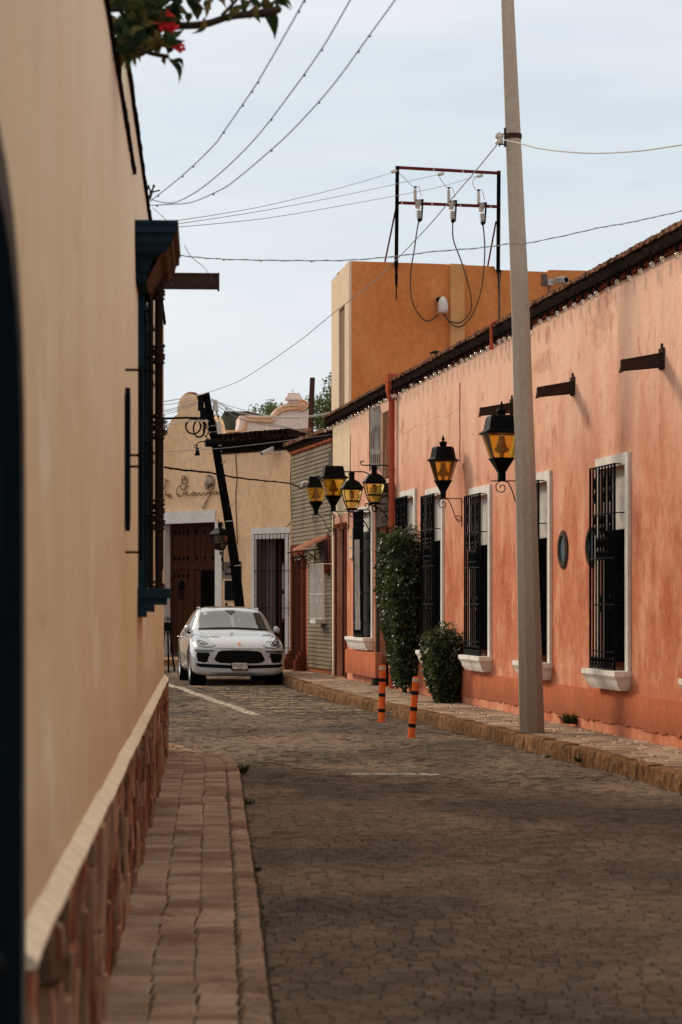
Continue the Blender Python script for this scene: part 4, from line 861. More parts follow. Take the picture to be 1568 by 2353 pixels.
# text helper (built-in font, turned into real mesh)
def text_mb(txt, size, org, ex, ey, depth, bold=0):
    c = bpy.data.curves.new('t', 'FONT'); c.body = txt; c.size = size; c.extrude = depth; c.align_x = 'CENTER'; c.align_y = 'CENTER'; c.offset = bold; c.resolution_u = 3
    o = bpy.data.objects.new('t', c); C.objects.link(o); bpy.context.view_layer.update()
    me = bpy.data.meshes.new_from_object(o.evaluated_get(bpy.context.evaluated_depsgraph_get()))
    m = MB(); ex = Vector(ex).normalized(); ey = Vector(ey).normalized(); ez = ex.cross(ey)
    m.add([Vector(org)+ex*v.co.x+ey*v.co.y+ez*v.co.z for v in me.vertices], [tuple(p.vertices) for p in me.polygons])
    bpy.data.objects.remove(o); return m
hs = MB(); h0, h1 = HF.S(513.5), HF.S(556); zt = HF.Z(520, 1291); zb = HF.Z(520, 1329); hs.pbox(HF, h0, h1, zb, zt, .0, .03)
ht = Thing('hotel_sign', HF.w((h0+h1)/2, zb, .02), 'small grey rectangular plate lettered hotel boutique, half hidden behind the leaning pole', 'sign')
ht.part('plate', hs, mat('zinc_plate', (.20, .16, .13), .6, [((.12, .09, .07), 9, (1, 1, .3), .4, .7, .7)], metal=.3))
tm = text_mb('hotel', .17, HF.w((h0+h1)/2, zt-.13, .034), HF.d.to_3d(), (0, 0, 1), .003, .003); t2 = text_mb('boutique', .17, HF.w((h0+h1)/2, zt-.33, .034), HF.d.to_3d(), (0, 0, 1), .003, .003); tm.add(t2.v, t2.f); ht.part('lettering', tm, m_void)
mb_ = MB(); mb_.pbox(HF, HF.S(520), HF.S(552), HF.Z(535, 1379), HF.Z(535, 1334), 0, .06)
for k in range(14): mb_.pbox(HF, HF.S(520)+.05, HF.S(552)-.05, HF.Z(535, 1379)+.04+k*.036, HF.Z(535, 1379)+.055+k*.036, .06, .068)
vt = Thing('vent_box', HF.w(HF.S(536), HF.Z(535, 1379), .03), 'black louvred meter cover under the small hotel plate', 'meter cover'); vt.part('cover', mb_, m_iron)
lk_ = MB(); lk_.tube([HF.pt(517, 1357, .02), HF.pt(517, 1357, .09), HF.pt(522, 1357, .09)], .012, 5); lk_.ball(HF.pt(520, 1389, .05), .035, 8, 1.3); lk_.tube([HF.pt(520, 1379, .04), HF.pt(520, 1389, .05)], .008, 4); vt.part('latch', lk_, m_iron)
# camera on the hotel wall
def bullet_cam(base, aim, ln, r, mt, label, arm):
    t = Thing('security_camera', base, label, 'security camera'); m = MB(); aim = Vector(aim).normalized(); head = Vector(base)+Vector(arm)
    m.loft([[head+aim*k+Vector((0, 0, 1)).cross(aim).normalized()*x+Vector((0, 0, 1))*z for x, z in ((-r, -r), (r, -r), (r, r*.6), (r*.6, r), (-r*.6, r), (-r, r*.6))] for k in (-ln/2, ln/2)])
    h = t.part('housing', m, mt); le = MB(); le.lathe(head+aim*ln/2, [(.0, .002), (r*.75, .002), (r*.75, .012), (0, .013)], 10, axis=aim); t.part('lens', le, m_void, h)
    a = MB(); a.tube([Vector(base), Vector(base)+Vector(arm)*.6+Vector((0, 0, -.04)), head+Vector((0, 0, -r))], .018, 6); a.lathe(Vector(base), [(.0, -.01), (.05, -.01), (.05, .01), (0, .012)], 8, axis=tuple(HF.n.to_3d())); t.part('arm', a, mt)
bullet_cam(HF.pt(646, 1040), (-.8, -.45, -.42), .36, .07, m_camw, 'white bullet security camera under the tiled eave of the ochre hotel', HF.n.to_3d()*.28+HF.d.to_3d()*-.25+Vector((0, 0, .03)))
# ================================================================== ORANGE BLOCK
OB = Pl((.25, 58), (1, .32), (0, -1)); OS = Pl((.25, 58), (-.1345, 1), (-1, 0))
oh = Thing('orange_building', (4, 61, 0), 'tall plain orange building rising behind the coral roof with a pale side wall', 'building')
ztop = EYE+(HY-600)/F*58
o1 = MB(); a1 = OB.S(1420); prof = [(0, 0), (a1, 0), (a1, OB.Z(1420, 624)), (OB.S(1262), OB.Z(1262, 620)), (OB.S(1258), OB.Z(1258, 625)), (OB.S(1140), OB.Z(1140, 620)), (OB.S(1136), OB.Z(1136, 612)), (OB.S(1000), OB.Z(1000, 606)), (0, ztop)]
o1.prism([OB.w(a, z) for a, z in prof], OS.d.to_3d()*3.0); oh.part('wall', o1, m_orange)
o2 = MB(); b0, b1 = .004, OS.S(767.5); sl0, sl1 = OS.S(798), OS.S(784.5); sz1 = OS.Z(790, 708)
for (x0, x1, z0, z1) in ((b0, sl0, 0, ztop-.004), (sl1, b1, 0, OS.Z(768, 645)), (sl0, sl1, sz1, OS.Z(785, 625)), (sl0, sl1, 0, 5.4)): o2.pbox(OS, x0, x1, z0, z1, .0, .06)
oh.part('side_wall', o2, m_pale); o3 = MB(); o3.pbox(OS, sl0, sl1, 5.3, sz1, .001, .012); oh.part('tall_recess', o3, mat('shadow_plaster', (.24, .16, .10), .9, fine=.1))
o4 = MB(); o4.pbox(OB, OB.S(1032), OB.S(1064.5), 5, OB.Z(1048, 608), -.0, .12); oh.part('pilaster', o4, mat('pale_orange_plaster', (.56, .30, .13), .9, [((.20, .19, .18), 5, (1, 1, 1), .68, .70, .8), ((.45, .2, .07), 2, (1, 1, .4), .5, .8, .7)], .3))
o5 = MB(); o5.pbox(OB, 0-.03, a1, ztop-.02, ztop-.0, -1.5, -.9); 
rg = MB(); 
for k in range(6): rg.pbox(OS, b1-.02-.24*k-.2, b1-.02-.24*k, OS.Z(768, 645)-.02, OS.Z(768, 645)+random.uniform(.02, .08), -.25, .025)
oh.part('broken_tile_edge', rg, m_tiledark)
stn = MB()
for (u, v0, v1, w_) in ((911, 606, 690, .05), (1147, 620, 688, .06)):
    pts = []
    for k in range(12):
        v = v0+(v1-v0)*k/11; ww = w_*(1-k/13)*random.uniform(.7, 1.2); pts.append((OB.S(u), OB.Z(u, v), ww))
    stn.ppoly(OB, [(a-ww, z) for a, z, ww in pts]+[(a+ww, z) for a, z, ww in reversed(pts)], .001, .005)
oh.part('soot_streaks', stn, m_tar)
dc = MB(); q = OB.pt(1018, 700, .25); dc.lathe(q+Vector((0, 0, -.26)), [(.02, .04), (.11, .05), (.13, .12), (.125, .28), (.10, .38), (.04, .45), (0, .46)], 12); u_ = oh.part('conduit_head', dc, m_porc, smooth=True)
dc = MB(); dc.tube([OB.pt(1008, 688, 0), OB.pt(1008, 688, .2), q+Vector((0, 0, .1))], .06, 8); oh.part('conduit_elbow', dc, m_iron, u_)
bullet_cam(OB.pt(1266, 646, .1), (.55, -.75, -.05), .34, .08, m_alu, 'grey bullet security camera on the orange building parapet beside a white box', (.25, -.18, 0))
jb = MB(); jb.pbox(OB, OB.S(1258.5), OB.S(1268), OB.Z(1262, 657), OB.Z(1262, 642), 0, .12); oh.part('junction_box', jb, m_camw)
jb = MB(); jb.pbox(OB, OB.S(1244), OB.S(1257), OB.Z(1250, 657), OB.Z(1250, 630), 0, .02); oh.part('patch', jb, m_greystone); jb = MB(); jb.tube([OB.pt(1261, 657, .03), OB.pt(1261, 700, .03)], .015, 4); oh.part('conduit', jb, m_greystone); jb = MB(); jb.tube([OB.pt(1148, 625, .03), OB.pt(1148, 760, .03)], .02, 4); oh.part('conduit', jb, m_greystone)
# steel frame with insulators on the roof
ef = Thing('insulator_frame', OB.pt(1030, 606, .2), 'oxide red steel frame carrying porcelain insulators on top of the orange building', 'power line frame')
m = MB(); OFF = .12
def fpt(u, v, o=OFF): return OB.pt(u, v, o)
def beam(m, p, q, wx, wz):
    p, q = Vector(p), Vector(q); d = (q-p).normalized(); s = d.cross(Vector((0, 1, 0)) if abs(d.z) > .5 else Vector((0, 0, 1))).normalized()*wx; t = d.cross(s).normalized()*wz
    m.loft([[p-s-t, p+s-t, p+s+t, p-s+t], [q-s-t, q+s-t, q+s+t, q-s+t]])
beam(m, fpt(913.5, 382), fpt(911, 612), .045, .05); ef.part('post', m, m_tar); m = MB(); beam(m, fpt(1146.5, 393), fpt(1145, 625), .045, .05); ef.part('post', m, m_tar)
m = MB(); beam(m, fpt(913, 385), fpt(1147, 398), .05, .03)
ef.part('crossbar', m, m_redsteel); m = MB(); beam(m, fpt(918, 466), fpt(1142, 475), .05, .03); ef.part('crossbar', m, m_redsteel)
m = MB(); beam(m, fpt(910, 480), OB.pt(885, 602, -1.0), .02, .02); ef.part('brace', m, m_redsteel); m = MB(); beam(m, fpt(1140, 510), OB.pt(1120, 618, -1.0), .02, .02); ef.part('brace', m, m_redsteel)
m = MB()
for u, v in ((997, 390), (1064, 394), (924, 467), (993, 469), (1058, 472), (1128, 475)): 
    m.lathe(fpt(u, v, OFF+.06), [(0, 0), (.022, 0), (.022, .012), (0, .013)], 8, axis=tuple(OB.n.to_3d()))
ef.part('bolt_plate', m, m_camw)
def insul(m, a, b, r, n):
    a, b = Vector(a), Vector(b); ax = b-a; l = ax.length; pr = [(0, 0)]
    for k in range(n): pr += [(r*.5, l*k/n), (r, l*(k+.35)/n), (r, l*(k+.55)/n), (r*.5, l*(k+.75)/n)]
    pr.append((0, l)); m.lathe(a, pr, 8, axis=tuple(ax))
for i, (u, v) in enumerate(((954, 466), (1031, 468), (1099.5, 473))):
    m = MB(); insul(m, fpt(u+.5, v-3, .2), fpt(u+.3, v-32, .2), .048, 8); ia = ef.part('insulator', m, m_porc, smooth=40)
    m = MB(); insul(m, fpt(u+10, v-5, .25), fpt(u+5, v+14, .25), .075, 5); ef.part('insulator', m, m_porc, smooth=40)
    m = MB(); insul(m, fpt(u+9.5, v+17, .25), fpt(u+9.5, v+36, .25), .075, 5); ef.part('insulator', m, m_porc, smooth=40)
    m = MB(); m.tube([fpt(u+1, v-33, .2), fpt(u+.3, v-38, .2)], .03, 5); ef.part('terminal_cap', m, m_iron, ia); m = MB(); beam(m, fpt(u+18, v-8, .25), fpt(u+15, v+40, .25), .022, .02); beam(m, fpt(u+8, v+36, .25), fpt(u+12, v+44, .25), .04, .03); beam(m, fpt(u+1, v-3, .18), fpt(u+18, v-5, .22), .05, .03); ef.part('fuse_arm', m, m_iron)
for u, v in ((911, 393), (1018, 399), (1108, 403)):
    m = MB(); insul(m, fpt(u, v, .1), fpt(u-10, v+2, .4), .045, 4); ef.part('insulator', m, m_porc, smooth=40)
# ================================================================== CHURCH-LIKE PINK PEDIMENT BEHIND
BB = lambda x, y: (505.5+.19049*x, 850.1+.19049*y)
CH = Pl((-2, 86), (1, .1), (0, -1))
def hB(x, y, o=0): return CH.hit(*BB(x, y), o)
ch_ = Thing('curved_parapet_house', (-3.2, 87, 0), 'pinkish white house with apricot scrolled parapet seen above the clay tile eave', 'house')
outl = [(60, 740), (90, 728), (200, 728), (222, 700), (238, 640), (240, 552), (320, 548), (600, 552), (640, 520), (690, 450), (760, 420), (900, 408), (940, 372), (1000, 355), (1045, 380), (1060, 440), (1040, 490), (1075, 490), (1078, 900)]
m = MB(); m.ppoly(CH, [hB(x, y) for x, y in outl]+[(hB(1078, 900)[0], 0), (hB(60, 740)[0], 0)], -3, 0); ch_.part('wall', m, m_pink)
tr = MB()
def band(path, r0, o):
    pts = smooth_pts([CH.w(*hB(x, y, o), o) for x, y in path], 4)
    # moulded strip: three stacked rods
    for dz, rr in ((0, r0), (-r0*1.7, r0*.7), (-r0*2.9, r0*.9)): tr.tube([p+Vector((0, 0, dz)) for p in pts], rr, 6)
band([(60, 745), (150, 742), (215, 742), (262, 725), (295, 690), (312, 640), (322, 575), (360, 565), (480, 575), (610, 578), (655, 550), (690, 495), (740, 455), (800, 438), (890, 428), (940, 425)], .045, .05)
tr.lathe(CH.w(*hB(1000, 425, .1), .05), [(0, 0), (.20, 0), (.20, .06), (.17, .08), (.135, .04), (.12, .04), (.11, .07), (.05, .1), (0, .1)], 24, axis=tuple(CH.n.to_3d()))
ch_.part('scroll_moulding', tr, m_trim, smooth=40)
pn_ = MB(); c_ = hB(888, 400); rings = []
for y, w_ in ((410, 70), (372, 70), (370, 108), (345, 105), (335, 85), (330, 90), (322, 82), (300, 72), (284, 70), (282, 0)):
    a, z = hB(888, y, -.2); k = (hB(888+w_, y)[0]-hB(888, y)[0]); rings.append([CH.w(a-k, z, -.1-k), CH.w(a+k, z, -.1-k), CH.w(a+k, z, -.1+k*.6), CH.w(a-k, z, -.1+k*.6)])
pn_.loft(rings); pn_.tube([CH.w(*hB(886, 284), -.1), CH.w(*hB(886, 230), -.1)], .02, 4); ch_.part('pinnacle', pn_, m_pink)
tk = MB(); GX = Pl((-4, 88.5), (1, .1), (0, -1)); tk.ppoly(GX, [(GX.hit(*BB(55, 900))), GX.hit(*BB(55, 505)), GX.hit(*BB(70, 498)), GX.hit(*BB(330, 500)), GX.hit(*BB(560, 545)), GX.hit(*BB(560, 900))], -3, 0)
tk.ppoly(GX, [GX.hit(*BB(50, 520)), GX.hit(*BB(50, 500)), GX.hit(*BB(335, 502)), GX.hit(*BB(335, 520))], -.1, .12)
solo('green_shed', tk, m_green, 'dark green sheet metal shed on the roof left of the scrolled parapet', 'shed', loc=(-4, 89, 0))
m = MB(); pts = [P(718.5, 868, 76), P(716, 930, 76), P(714, 1010, 76)]; pts.append(Vector((pts[-1].x-.1, 76, 0))); m.tube(pts, [.085, .088, .09, .1], 10)
solo('dark_mast', m, mat('brown_mast', (.045, .022, .016), .7, [((.09, .05, .04), 5, (1, 1, .3), .5, .8, .6)]), 'upright dark brown mast standing between the scrolled parapet and the tree', 'mast', smooth=True)
# ================================================================== TREES AND PLANTS
def leaf_cloud(mb, cen, rad, n, size, asp=.5, clumps=14, seed=1, shape=None, rnd=.8):
    rg = random.Random(seed); cs = []
    for _ in range(clumps):
        while True:
            v = Vector((rg.uniform(-1, 1), rg.uniform(-1, 1), rg.uniform(-1, 1)))
            if v.length < 1: break
        cs.append((Vector((cen[0]+v.x*rad[0]*.8, cen[1]+v.y*rad[1]*.8, cen[2]+v.z*rad[2]*.8)), rg.uniform(.25, .5)))
    for _ in range(n):
        c, k = rg.choice(cs); v = Vector((rg.gauss(0, 1), rg.gauss(0, 1), rg.gauss(0, 1))).normalized()*(rg.random()**.5)
        p = c+Vector((v.x*rad[0]*k, v.y*rad[1]*k, v.z*rad[2]*k))
        one_leaf(mb, p, Vector((rg.gauss(0, 1), rg.gauss(0, 1), rg.gauss(0, .8)-.2)).normalized(), size*rg.uniform(.6, 1.3), asp, rg)
    return cs
def one_leaf(mb, p, d, s, asp, rg, nrm=None):
    side = d.cross(nrm if nrm else Vector((rg.gauss(0, 1), rg.gauss(0, 1), rg.gauss(0, 1)))).normalized()*s*asp*.5; up = side.cross(d).normalized()*s*.10
    n = len(mb.v); mb.v += [p, p+d*s*.45+side+up, p+d*s+up*-.6, p+d*s*.45-side+up, p+d*s*.5]
    mb.f += [(n, n+1, n+4), (n+1, n+2, n+4), (n+4, n+2, n+3), (n, n+4, n+3)]
def tree(u, v, Y, rad, n, size, label, seed, group='trees beyond the roofs'):
    c = P(u, v, Y); t = Thing('tree', (c.x, c.y, 0), label, 'tree', group); m = MB(); cs = leaf_cloud(m, c, rad, n, size, .55, 22, seed); 
    k = MB(); k.tube([Vector((c.x, c.y, 0)), Vector((c.x+.1, c.y, c.z*.5)), c-Vector((0, 0, rad[2]*.4))], [.22, .17, .10], 8)
    rg = random.Random(seed)
    for q, _ in cs[:12]: k.tube([c-Vector((0, 0, rad[2]*rg.uniform(.3, .8))), (c+q)/2-Vector((0, 0, .2)), q], [.06, .04, .015], 5)
    t.part('trunk', k, m_bark, smooth=True); t.part('crown', m, m_leafdk)
tree(757, 945, 100, (1.4, 1.4, 1.55), 3600, .15, 'loose olive green tree crown between the dark mast and the orange building', 3)
tree(694, 960, 104, (1.2, 1.2, 1.0), 1100, .15, 'sparse low tree crown just behind the round scroll of the parapet', 5)
tree(628, 950, 98, (1.0, 1.0, .62), 1500, .13, 'small bright tree top rising over the middle of the scrolled parapet', 8)
tree(503, 1000, 100, (.8, .8, 1.1), 1300, .15, 'thin tree glimpsed between the leaning pole and the green shed', 12)
tree(360, 1000, 95, (.9, .9, .75), 1600, .15, 'small green tree left of the hotel gable at the end of the near wall', 15)
def climber(name, a0, a1, z0, z1, dep, n, label, seed, foot):
    rg = random.Random(seed); th = Thing(name, RW.w((a0+a1)/2, .18, dep*.5), label, 'bush', 'bushes growing against the coral wall')
    m = MB(); am, ha = (a0+a1)/2, (a1-a0)/2
    for _ in range(n):
        z = z0+(z1-z0)*rg.random()**.85; t = (z-z0)/(z1-z0)
        fat = min(1, foot+(1-foot)*t*1.8)*(1+.12*noise.noise(Vector((z*2.3, seed, 0)))*2)
        if t > .96: fat *= math.sqrt(max(.05, (1-t)/.04))*.12+.88
        th_ = rg.uniform(0, math.pi); rr = rg.uniform(.80, 1.04)+.13*noise.noise(Vector((math.cos(th_)*2, z*3.2, seed)))
        p = RW.w(am+math.copysign(abs(math.cos(th_))**.45, math.cos(th_))*ha*fat*rr, z+rg.gauss(0, .02), .02+math.sin(th_)**.45*dep*fat*rr)
        out = (RW.d.to_3d()*math.cos(th_)+RW.n.to_3d()*math.sin(th_)+Vector((0, 0, rg.uniform(-.8, .5)))).normalized()
        d = (out+Vector((rg.gauss(0, .5), rg.gauss(0, .5), rg.gauss(0, .5)-.4))).normalized(); one_leaf(m, p, d, rg.uniform(.045, .105), .7, rg)
    for _ in range(34):
        a = rg.uniform(a0, a1); h = rg.uniform(.03, .2); b = RW.w(a, z1-.05, rg.uniform(.05, dep*.8))
        for k in range(7): one_leaf(m, b+Vector((rg.uniform(-.02, .02), rg.uniform(-.02, .02), h*k/6)), Vector((rg.gauss(0, 1), rg.gauss(0, 1), .5)).normalized(), .06, .6, rg)
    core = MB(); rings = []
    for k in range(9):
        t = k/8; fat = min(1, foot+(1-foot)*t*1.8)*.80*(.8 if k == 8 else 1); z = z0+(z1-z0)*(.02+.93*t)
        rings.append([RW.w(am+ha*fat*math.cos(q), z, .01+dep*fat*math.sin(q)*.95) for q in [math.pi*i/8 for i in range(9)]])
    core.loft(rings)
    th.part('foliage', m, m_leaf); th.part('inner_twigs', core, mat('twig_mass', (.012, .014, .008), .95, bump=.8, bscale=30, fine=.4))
    st = MB()
    for k in range(4): st.tube([RW.w(am+.05*k-.08, .17, dep*.3), RW.w(am+.12*k-.18, z0+.1, dep*.4), RW.w(am+.2*k-.3, z0+.5, dep*.4)], [.025, .018, .01], 5)
    th.part('stem', st, m_bark)
climber('climbing_bush', B(39.0), B(41.0), .30, 2.80, .44, 9000, 'tall clipped leafy climber covering the wall beside the stone doorway', 21, .45)
climber('low_bush', B(35.7), B(36.75), .20, 1.22, .42, 4200, 'low leafy bush between the tall climber and the third white framed window', 22, .62)
def weed(p, r, h, n, label, seed, cat='weed'):
    rg = random.Random(seed); m = MB()
    for _ in range(n):
        a = rg.uniform(0, 6.28); q = Vector(p)+Vector((math.cos(a), math.sin(a), 0))*rg.uniform(0, r*.6)
        d = Vector((math.cos(a)*rg.uniform(.1, .9), math.sin(a)*rg.uniform(.1, .9), rg.uniform(.4, 1))).normalized(); one_leaf(m, q, d, h*rg.uniform(.4, 1.1), .16, rg)
    solo('weed', m, m_weed, label, cat, loc=p, group='weeds growing at the kerbs and wall foot')
weed(RW.pt(1312, 1664, .06), .12, .16, 150, 'grey green tuft at the foot of the coral wall right of the concrete pole', 1)
weed(P(1331, 1752, 24.8), .05, .08, 60, 'dark weed tuft at the right kerb furthest right', 2)
weed(P(1259, 1742, 25.8), .04, .05, 40, 'small weed at the right kerb below the concrete pole', 3)
weed(P(1215, 1775, 23.9), .10, .03, 90, 'flat patch of grass in the setts near the right kerb', 4)
weed(P(558, 1777, 23.2), .05, .10, 70, 'weed at the left kerb nearest the pavement corner', 5)
weed(P(571, 1850, 19.5), .05, .06, 60, 'weed beside the left kerb between two others', 6)
weed(P(593, 2003, 14.7), .03, .045, 60, 'small dark weed at the left kerb closest to the camera', 7)
# litter
rg = random.Random(3); m = MB(); q = P(893, 1643, 35.0)
vs = [q+Vector((rg.uniform(-.1, .1), rg.uniform(-.06, .06), rg.uniform(0, .06))) for _ in range(16)]
for k in range(0, 14): m.add([vs[k], vs[(k+3) % 16], vs[(k+7) % 16]], [(0, 1, 2)])
solo('plastic_wrapper', m, m_plast, 'crumpled pale plastic wrapper on the road behind the orange posts', 'litter', loc=q)
m = MB(); m.ball(P(1250, 1743, 25.9)+Vector((0, 0, .02)), .022, 7, .7); solo('pebble', m, m_camw, 'white pebble lying by the right kerb', 'pebble')
for i, (u, v, Y, lb) in enumerate(((300, 2083, 13.0, 'red fallen leaf on the left pavement near the stone base'), (385, 2107, 12.4, 'brown curled leaf in the middle of the left pavement'), (533, 2157, 11.6, 'brown fallen leaf near the left kerb'), (370, 1799, 21.3, 'dry leaf at the foot of the stone base near the corner'), (292, 2056, 13.3, 'dark red leaf scrap tucked against the stone base'))):
    m = MB(); p = P(u, v, (EYE-.10)*F/(v-HY)); rg = random.Random(i)
    for k in range(3): one_leaf(m, p+Vector((0, 0, .006*k)), Vector((rg.gauss(0, 1), rg.gauss(0, 1), .15)).normalized(), .05, .5, rg, Vector((0, 0, 1)))
    solo('fallen_leaf', m, mat('dead_leaf_%d' % i, (.35, .06, .04) if i == 0 else (.10, .045, .03), .8, fine=0), lb, 'leaf', loc=p, group='fallen leaves on the left pavement')
# overhanging flowering branch, upper left
fb = Thing('flowering_branch', P(262, 60, 11.9), 'dark overhanging branch with long drooping leaves and red flowers above the cream wall', 'tree branch')
YB = 11.9
bp_ = MB(); rgb_ = random.Random(5)
def bpt(u, v, dy=0): return P(u, v, YB+dy)
for pts, r0 in (([(180, 60), (262, 58), (330, 62), (400, 60), (470, 56), (530, 38), (600, 30), (640, 22)], .020), ([(180, 95), (262, 112), (310, 104), (345, 122), (385, 130)], .012), ([(190, 20), (280, 20), (360, -8), (400, -30)], .016), ([(510, 36), (535, 10), (560, -20)], .009), ([(190, 130), (270, 120), (300, 118)], .010)):
    bp_.tube(smooth_pts([bpt(u, v, rgb_.uniform(-.2, .2)) for u, v in pts], 4), r0, 6)
fb.part('branch', bp_, m_bark, smooth=True)
lv = MB()
def long_leaf(u0, v0, u1, v1, w, bend=.2, dy=0):
    p0 = bpt(u0, v0, dy); p3 = bpt(u1, v1, dy+rgb_.uniform(-.12, .12)); d = p3-p0; n = Vector((d.z, 0, -d.x)).normalized(); ww = w/F*YB
    yv = Vector((0, 1, 0)); L_ = []; Rr = []; Mi = []
    for k in range(7):
        t = k/6; c = p0.lerp(p3, t)+n*math.sin(t*math.pi)*d.length*bend; wd = ww*math.sin(math.pi*min(1, t*1.02+.02)**.75)*.5+.0008
        tilt = (n+yv*rgb_.uniform(.3, .6)).normalized(); L_.append(c-tilt*wd); Rr.append(c+tilt*wd); Mi.append(c-yv*.004)
    b = len(lv.v); lv.v += L_+Mi+Rr
    for k in range(6): lv.f += [(b+k, b+k+1, b+7+k+1, b+7+k), (b+7+k, b+7+k+1, b+14+k+1, b+14+k)]
for a in ((470, 40, 438, 78, 16, -.2), (440, 30, 432, 55, 22, .1), (408, 20, 412, 70, 20, .05), (535, 30, 528, 50, 12, .1), (560, 12, 524, 52, 22, .15), (595, 18, 573, 47, 14, .1), (605, 10, 632, 92, 30, -.12), (625, 5, 668, 24, 16, -.2), (640, 0, 672, 22, 12, -.2), (600, 20, 618, 40, 16, .2), (585, 5, 556, 22, 14, .2),
          (388, 134, 411, 193, 16, -.22), (395, 138, 421, 160, 11, -.35), (378, 128, 380, 150, 12, .1), (330, 118, 322, 145, 9, .1), (300, 122, 298, 165, 10, .05), (283, 125, 274, 162, 9, -.1), (310, 122, 313, 155, 9, .05), (345, 95, 330, 120, 14, .1), (360, 60, 385, 105, 22, .25), (380, 95, 418, 122, 18, -.25), (340, 50, 372, 95, 24, .2), (460, 10, 455, 48, 24, .1), (430, -10, 445, 35, 24, -.1), (480, -15, 520, 20, 16, -.2), (420, 0, 400, 40, 22, .2)):
    long_leaf(*a)
for _ in range(210):
    u = rgb_.uniform(225, 390)-abs(rgb_.gauss(0, 12)); v = rgb_.uniform(-40, 128-(u-262)*.22) ; a = rgb_.uniform(-.5, 2.4); l_ = rgb_.uniform(32, 66)
    long_leaf(u, v, u+l_*math.cos(a), v+l_*math.sin(a)*.7, rgb_.uniform(13, 23), rgb_.uniform(-.25, .25), rgb_.uniform(-.5, .4))
for _ in range(26):
    u = rgb_.uniform(395, 640); v = rgb_.uniform(-30, 14); a = rgb_.uniform(.3, 2.2); l_ = rgb_.uniform(22, 44)
    long_leaf(u, v, u+l_*math.cos(a), v+l_*math.sin(a), rgb_.uniform(12, 20), rgb_.uniform(-.25, .25), rgb_.uniform(-.3, .3))
fb.part('foliage', lv, m_leafov, smooth=True)
for u, v, r_ in ((378, 48, 26), (395, 60, 16), (412, 108, 15), (330, 42, 10)):
    fl = MB(); c = bpt(u, v, -.15)
    for _ in range(46): 
        d = Vector((rgb_.gauss(0, 1), rgb_.gauss(0, .6), rgb_.gauss(0, 1))).normalized(); one_leaf(fl, c+d*r_/F*YB*rgb_.uniform(.1, .5), d, r_/F*YB*.7, .8, rgb_)
    fb.part('flower', fl, m_flower)
# ================================================================== CONCRETE POLE
cp = Thing('concrete_pole', (2.19, 28.1, .15), 'tall tapering eight sided concrete utility pole on the right pavement edge', 'utility pole')
YP = 28.1
def pole_c(v):   # centre u and width in px by row
    tab = [(-330, 1150, 21), (-60, 1163.5, 27), (0, 1166.5, 28.5), (300, 1179, 34), (700, 1196, 40), (1100, 1208, 46), (1500, 1218, 53), (1688, 1222.5, 57)]
    for k in range(len(tab)-1):
        if tab[k][0] <= v <= tab[k+1][0]:
            t = (v-tab[k][0])/(tab[k+1][0]-tab[k][0]); return tab[k][1]+(tab[k+1][1]-tab[k][1])*t, tab[k][2]+(tab[k+1][2]-tab[k][2])*t
m = MB(); rings = []
for v in (1688, 1600, 1500, 1400, 1300, 1200, 1100, 1000, 900, 700, 500, 300, 150, 0, -60, -330):
    u, w_ = pole_c(v); c = P(u, v, YP); r_ = w_/F*YP/2/math.cos(math.pi/8)*1.0
    if v == 1688: c.z = .12
    rings.append([c+Vector((math.cos(math.pi/8+k*math.pi/4)*r_, math.sin(math.pi/8+k*math.pi/4)*r_, 0)) for k in range(8)])
m.loft(rings); cp.part('shaft', m, m_conc)
def ring_band(v, h, ex, name, mt):
    u, w_ = pole_c(v); c = P(u, v, YP); r_ = w_/F*YP/2/math.cos(math.pi/8)
    b = MB(); b.lathe(c, [(r_-.01, -h/2), (r_+ex, -h/2), (r_+ex, h/2), (r_-.01, h/2)], 8, rot=math.pi/8); return cp.part(name, b, mt)
bd = ring_band(314, .055, .012, 'clamp_band', m_rust)
m = MB(); c0 = P(1158.5, 318, YP-.02); m.box(c0.x+.0, c0.x+.03, c0.y-.02, c0.y+.02, P(0, 338, YP).z, P(0, 295, YP).z); 
for v in (308, 332): m.tube([P(1161, v, YP), P(1146, v, YP)], .008, 5)
m.tube([P(1147.5, 304, YP), P(1147.5, 337, YP)], .008, 5); cp.part('rack_bracket', m, m_rust)
m = MB(); a = P(1147.5, 331, YP); l_ = P(0, 308, YP).z-a.z; m.lathe(a, [(0, 0), (.045, .0), (.05, .02), (.042, .035), (.036, .05), (.042, .065), (.05, .085), (.045, l_), (0, l_)], 12); cp.part('insulator', m, m_porc, smooth=40)
# ================================================================== ORANGE FLEXIBLE POSTS
def flex_post(base, top, r_, label):
    b, t = Vector(base), Vector(top); th = Thing('flexible_post', b, label, 'bollard', 'orange flexible posts by the kerb'); d = t-b; L_ = d.length; ax = d.normalized()
    m = MB(); m.lathe(b, [(r_*1.25, 0), (r_*1.25, .02), (r_, .035), (r_, L_*.93), (r_*.98, L_*.99), (r_*.6, L_), (0, L_)], 16, axis=ax); th.part('post', m, m_postorange, smooth=40)
    for (p, q, mt, nm) in ((.18, .24, m_postblack, 'black_band'), (.45, .51, m_postblack, 'black_band'), (.71, .77, m_postblack, 'black_band'), (.915, .975, m_postwhite, 'pale_band')):
        k = MB(); k.lathe(b, [(r_-.002, L_*p), (r_+.003, L_*p), (r_+.003, L_*q), (r_-.002, L_*q)], 16, axis=ax); th.part(nm, k, mt, smooth=40)
flex_post(P(877, 1660, 33.7)*1, P(880, 1528, 33.7), .045, 'upright orange flexible post with three black bands, the further and left one')
flex_post(P(945, 1697, 29.75), P(957, 1555, 29.75), .042, 'leaning orange flexible post with three black bands, the nearer and right one')
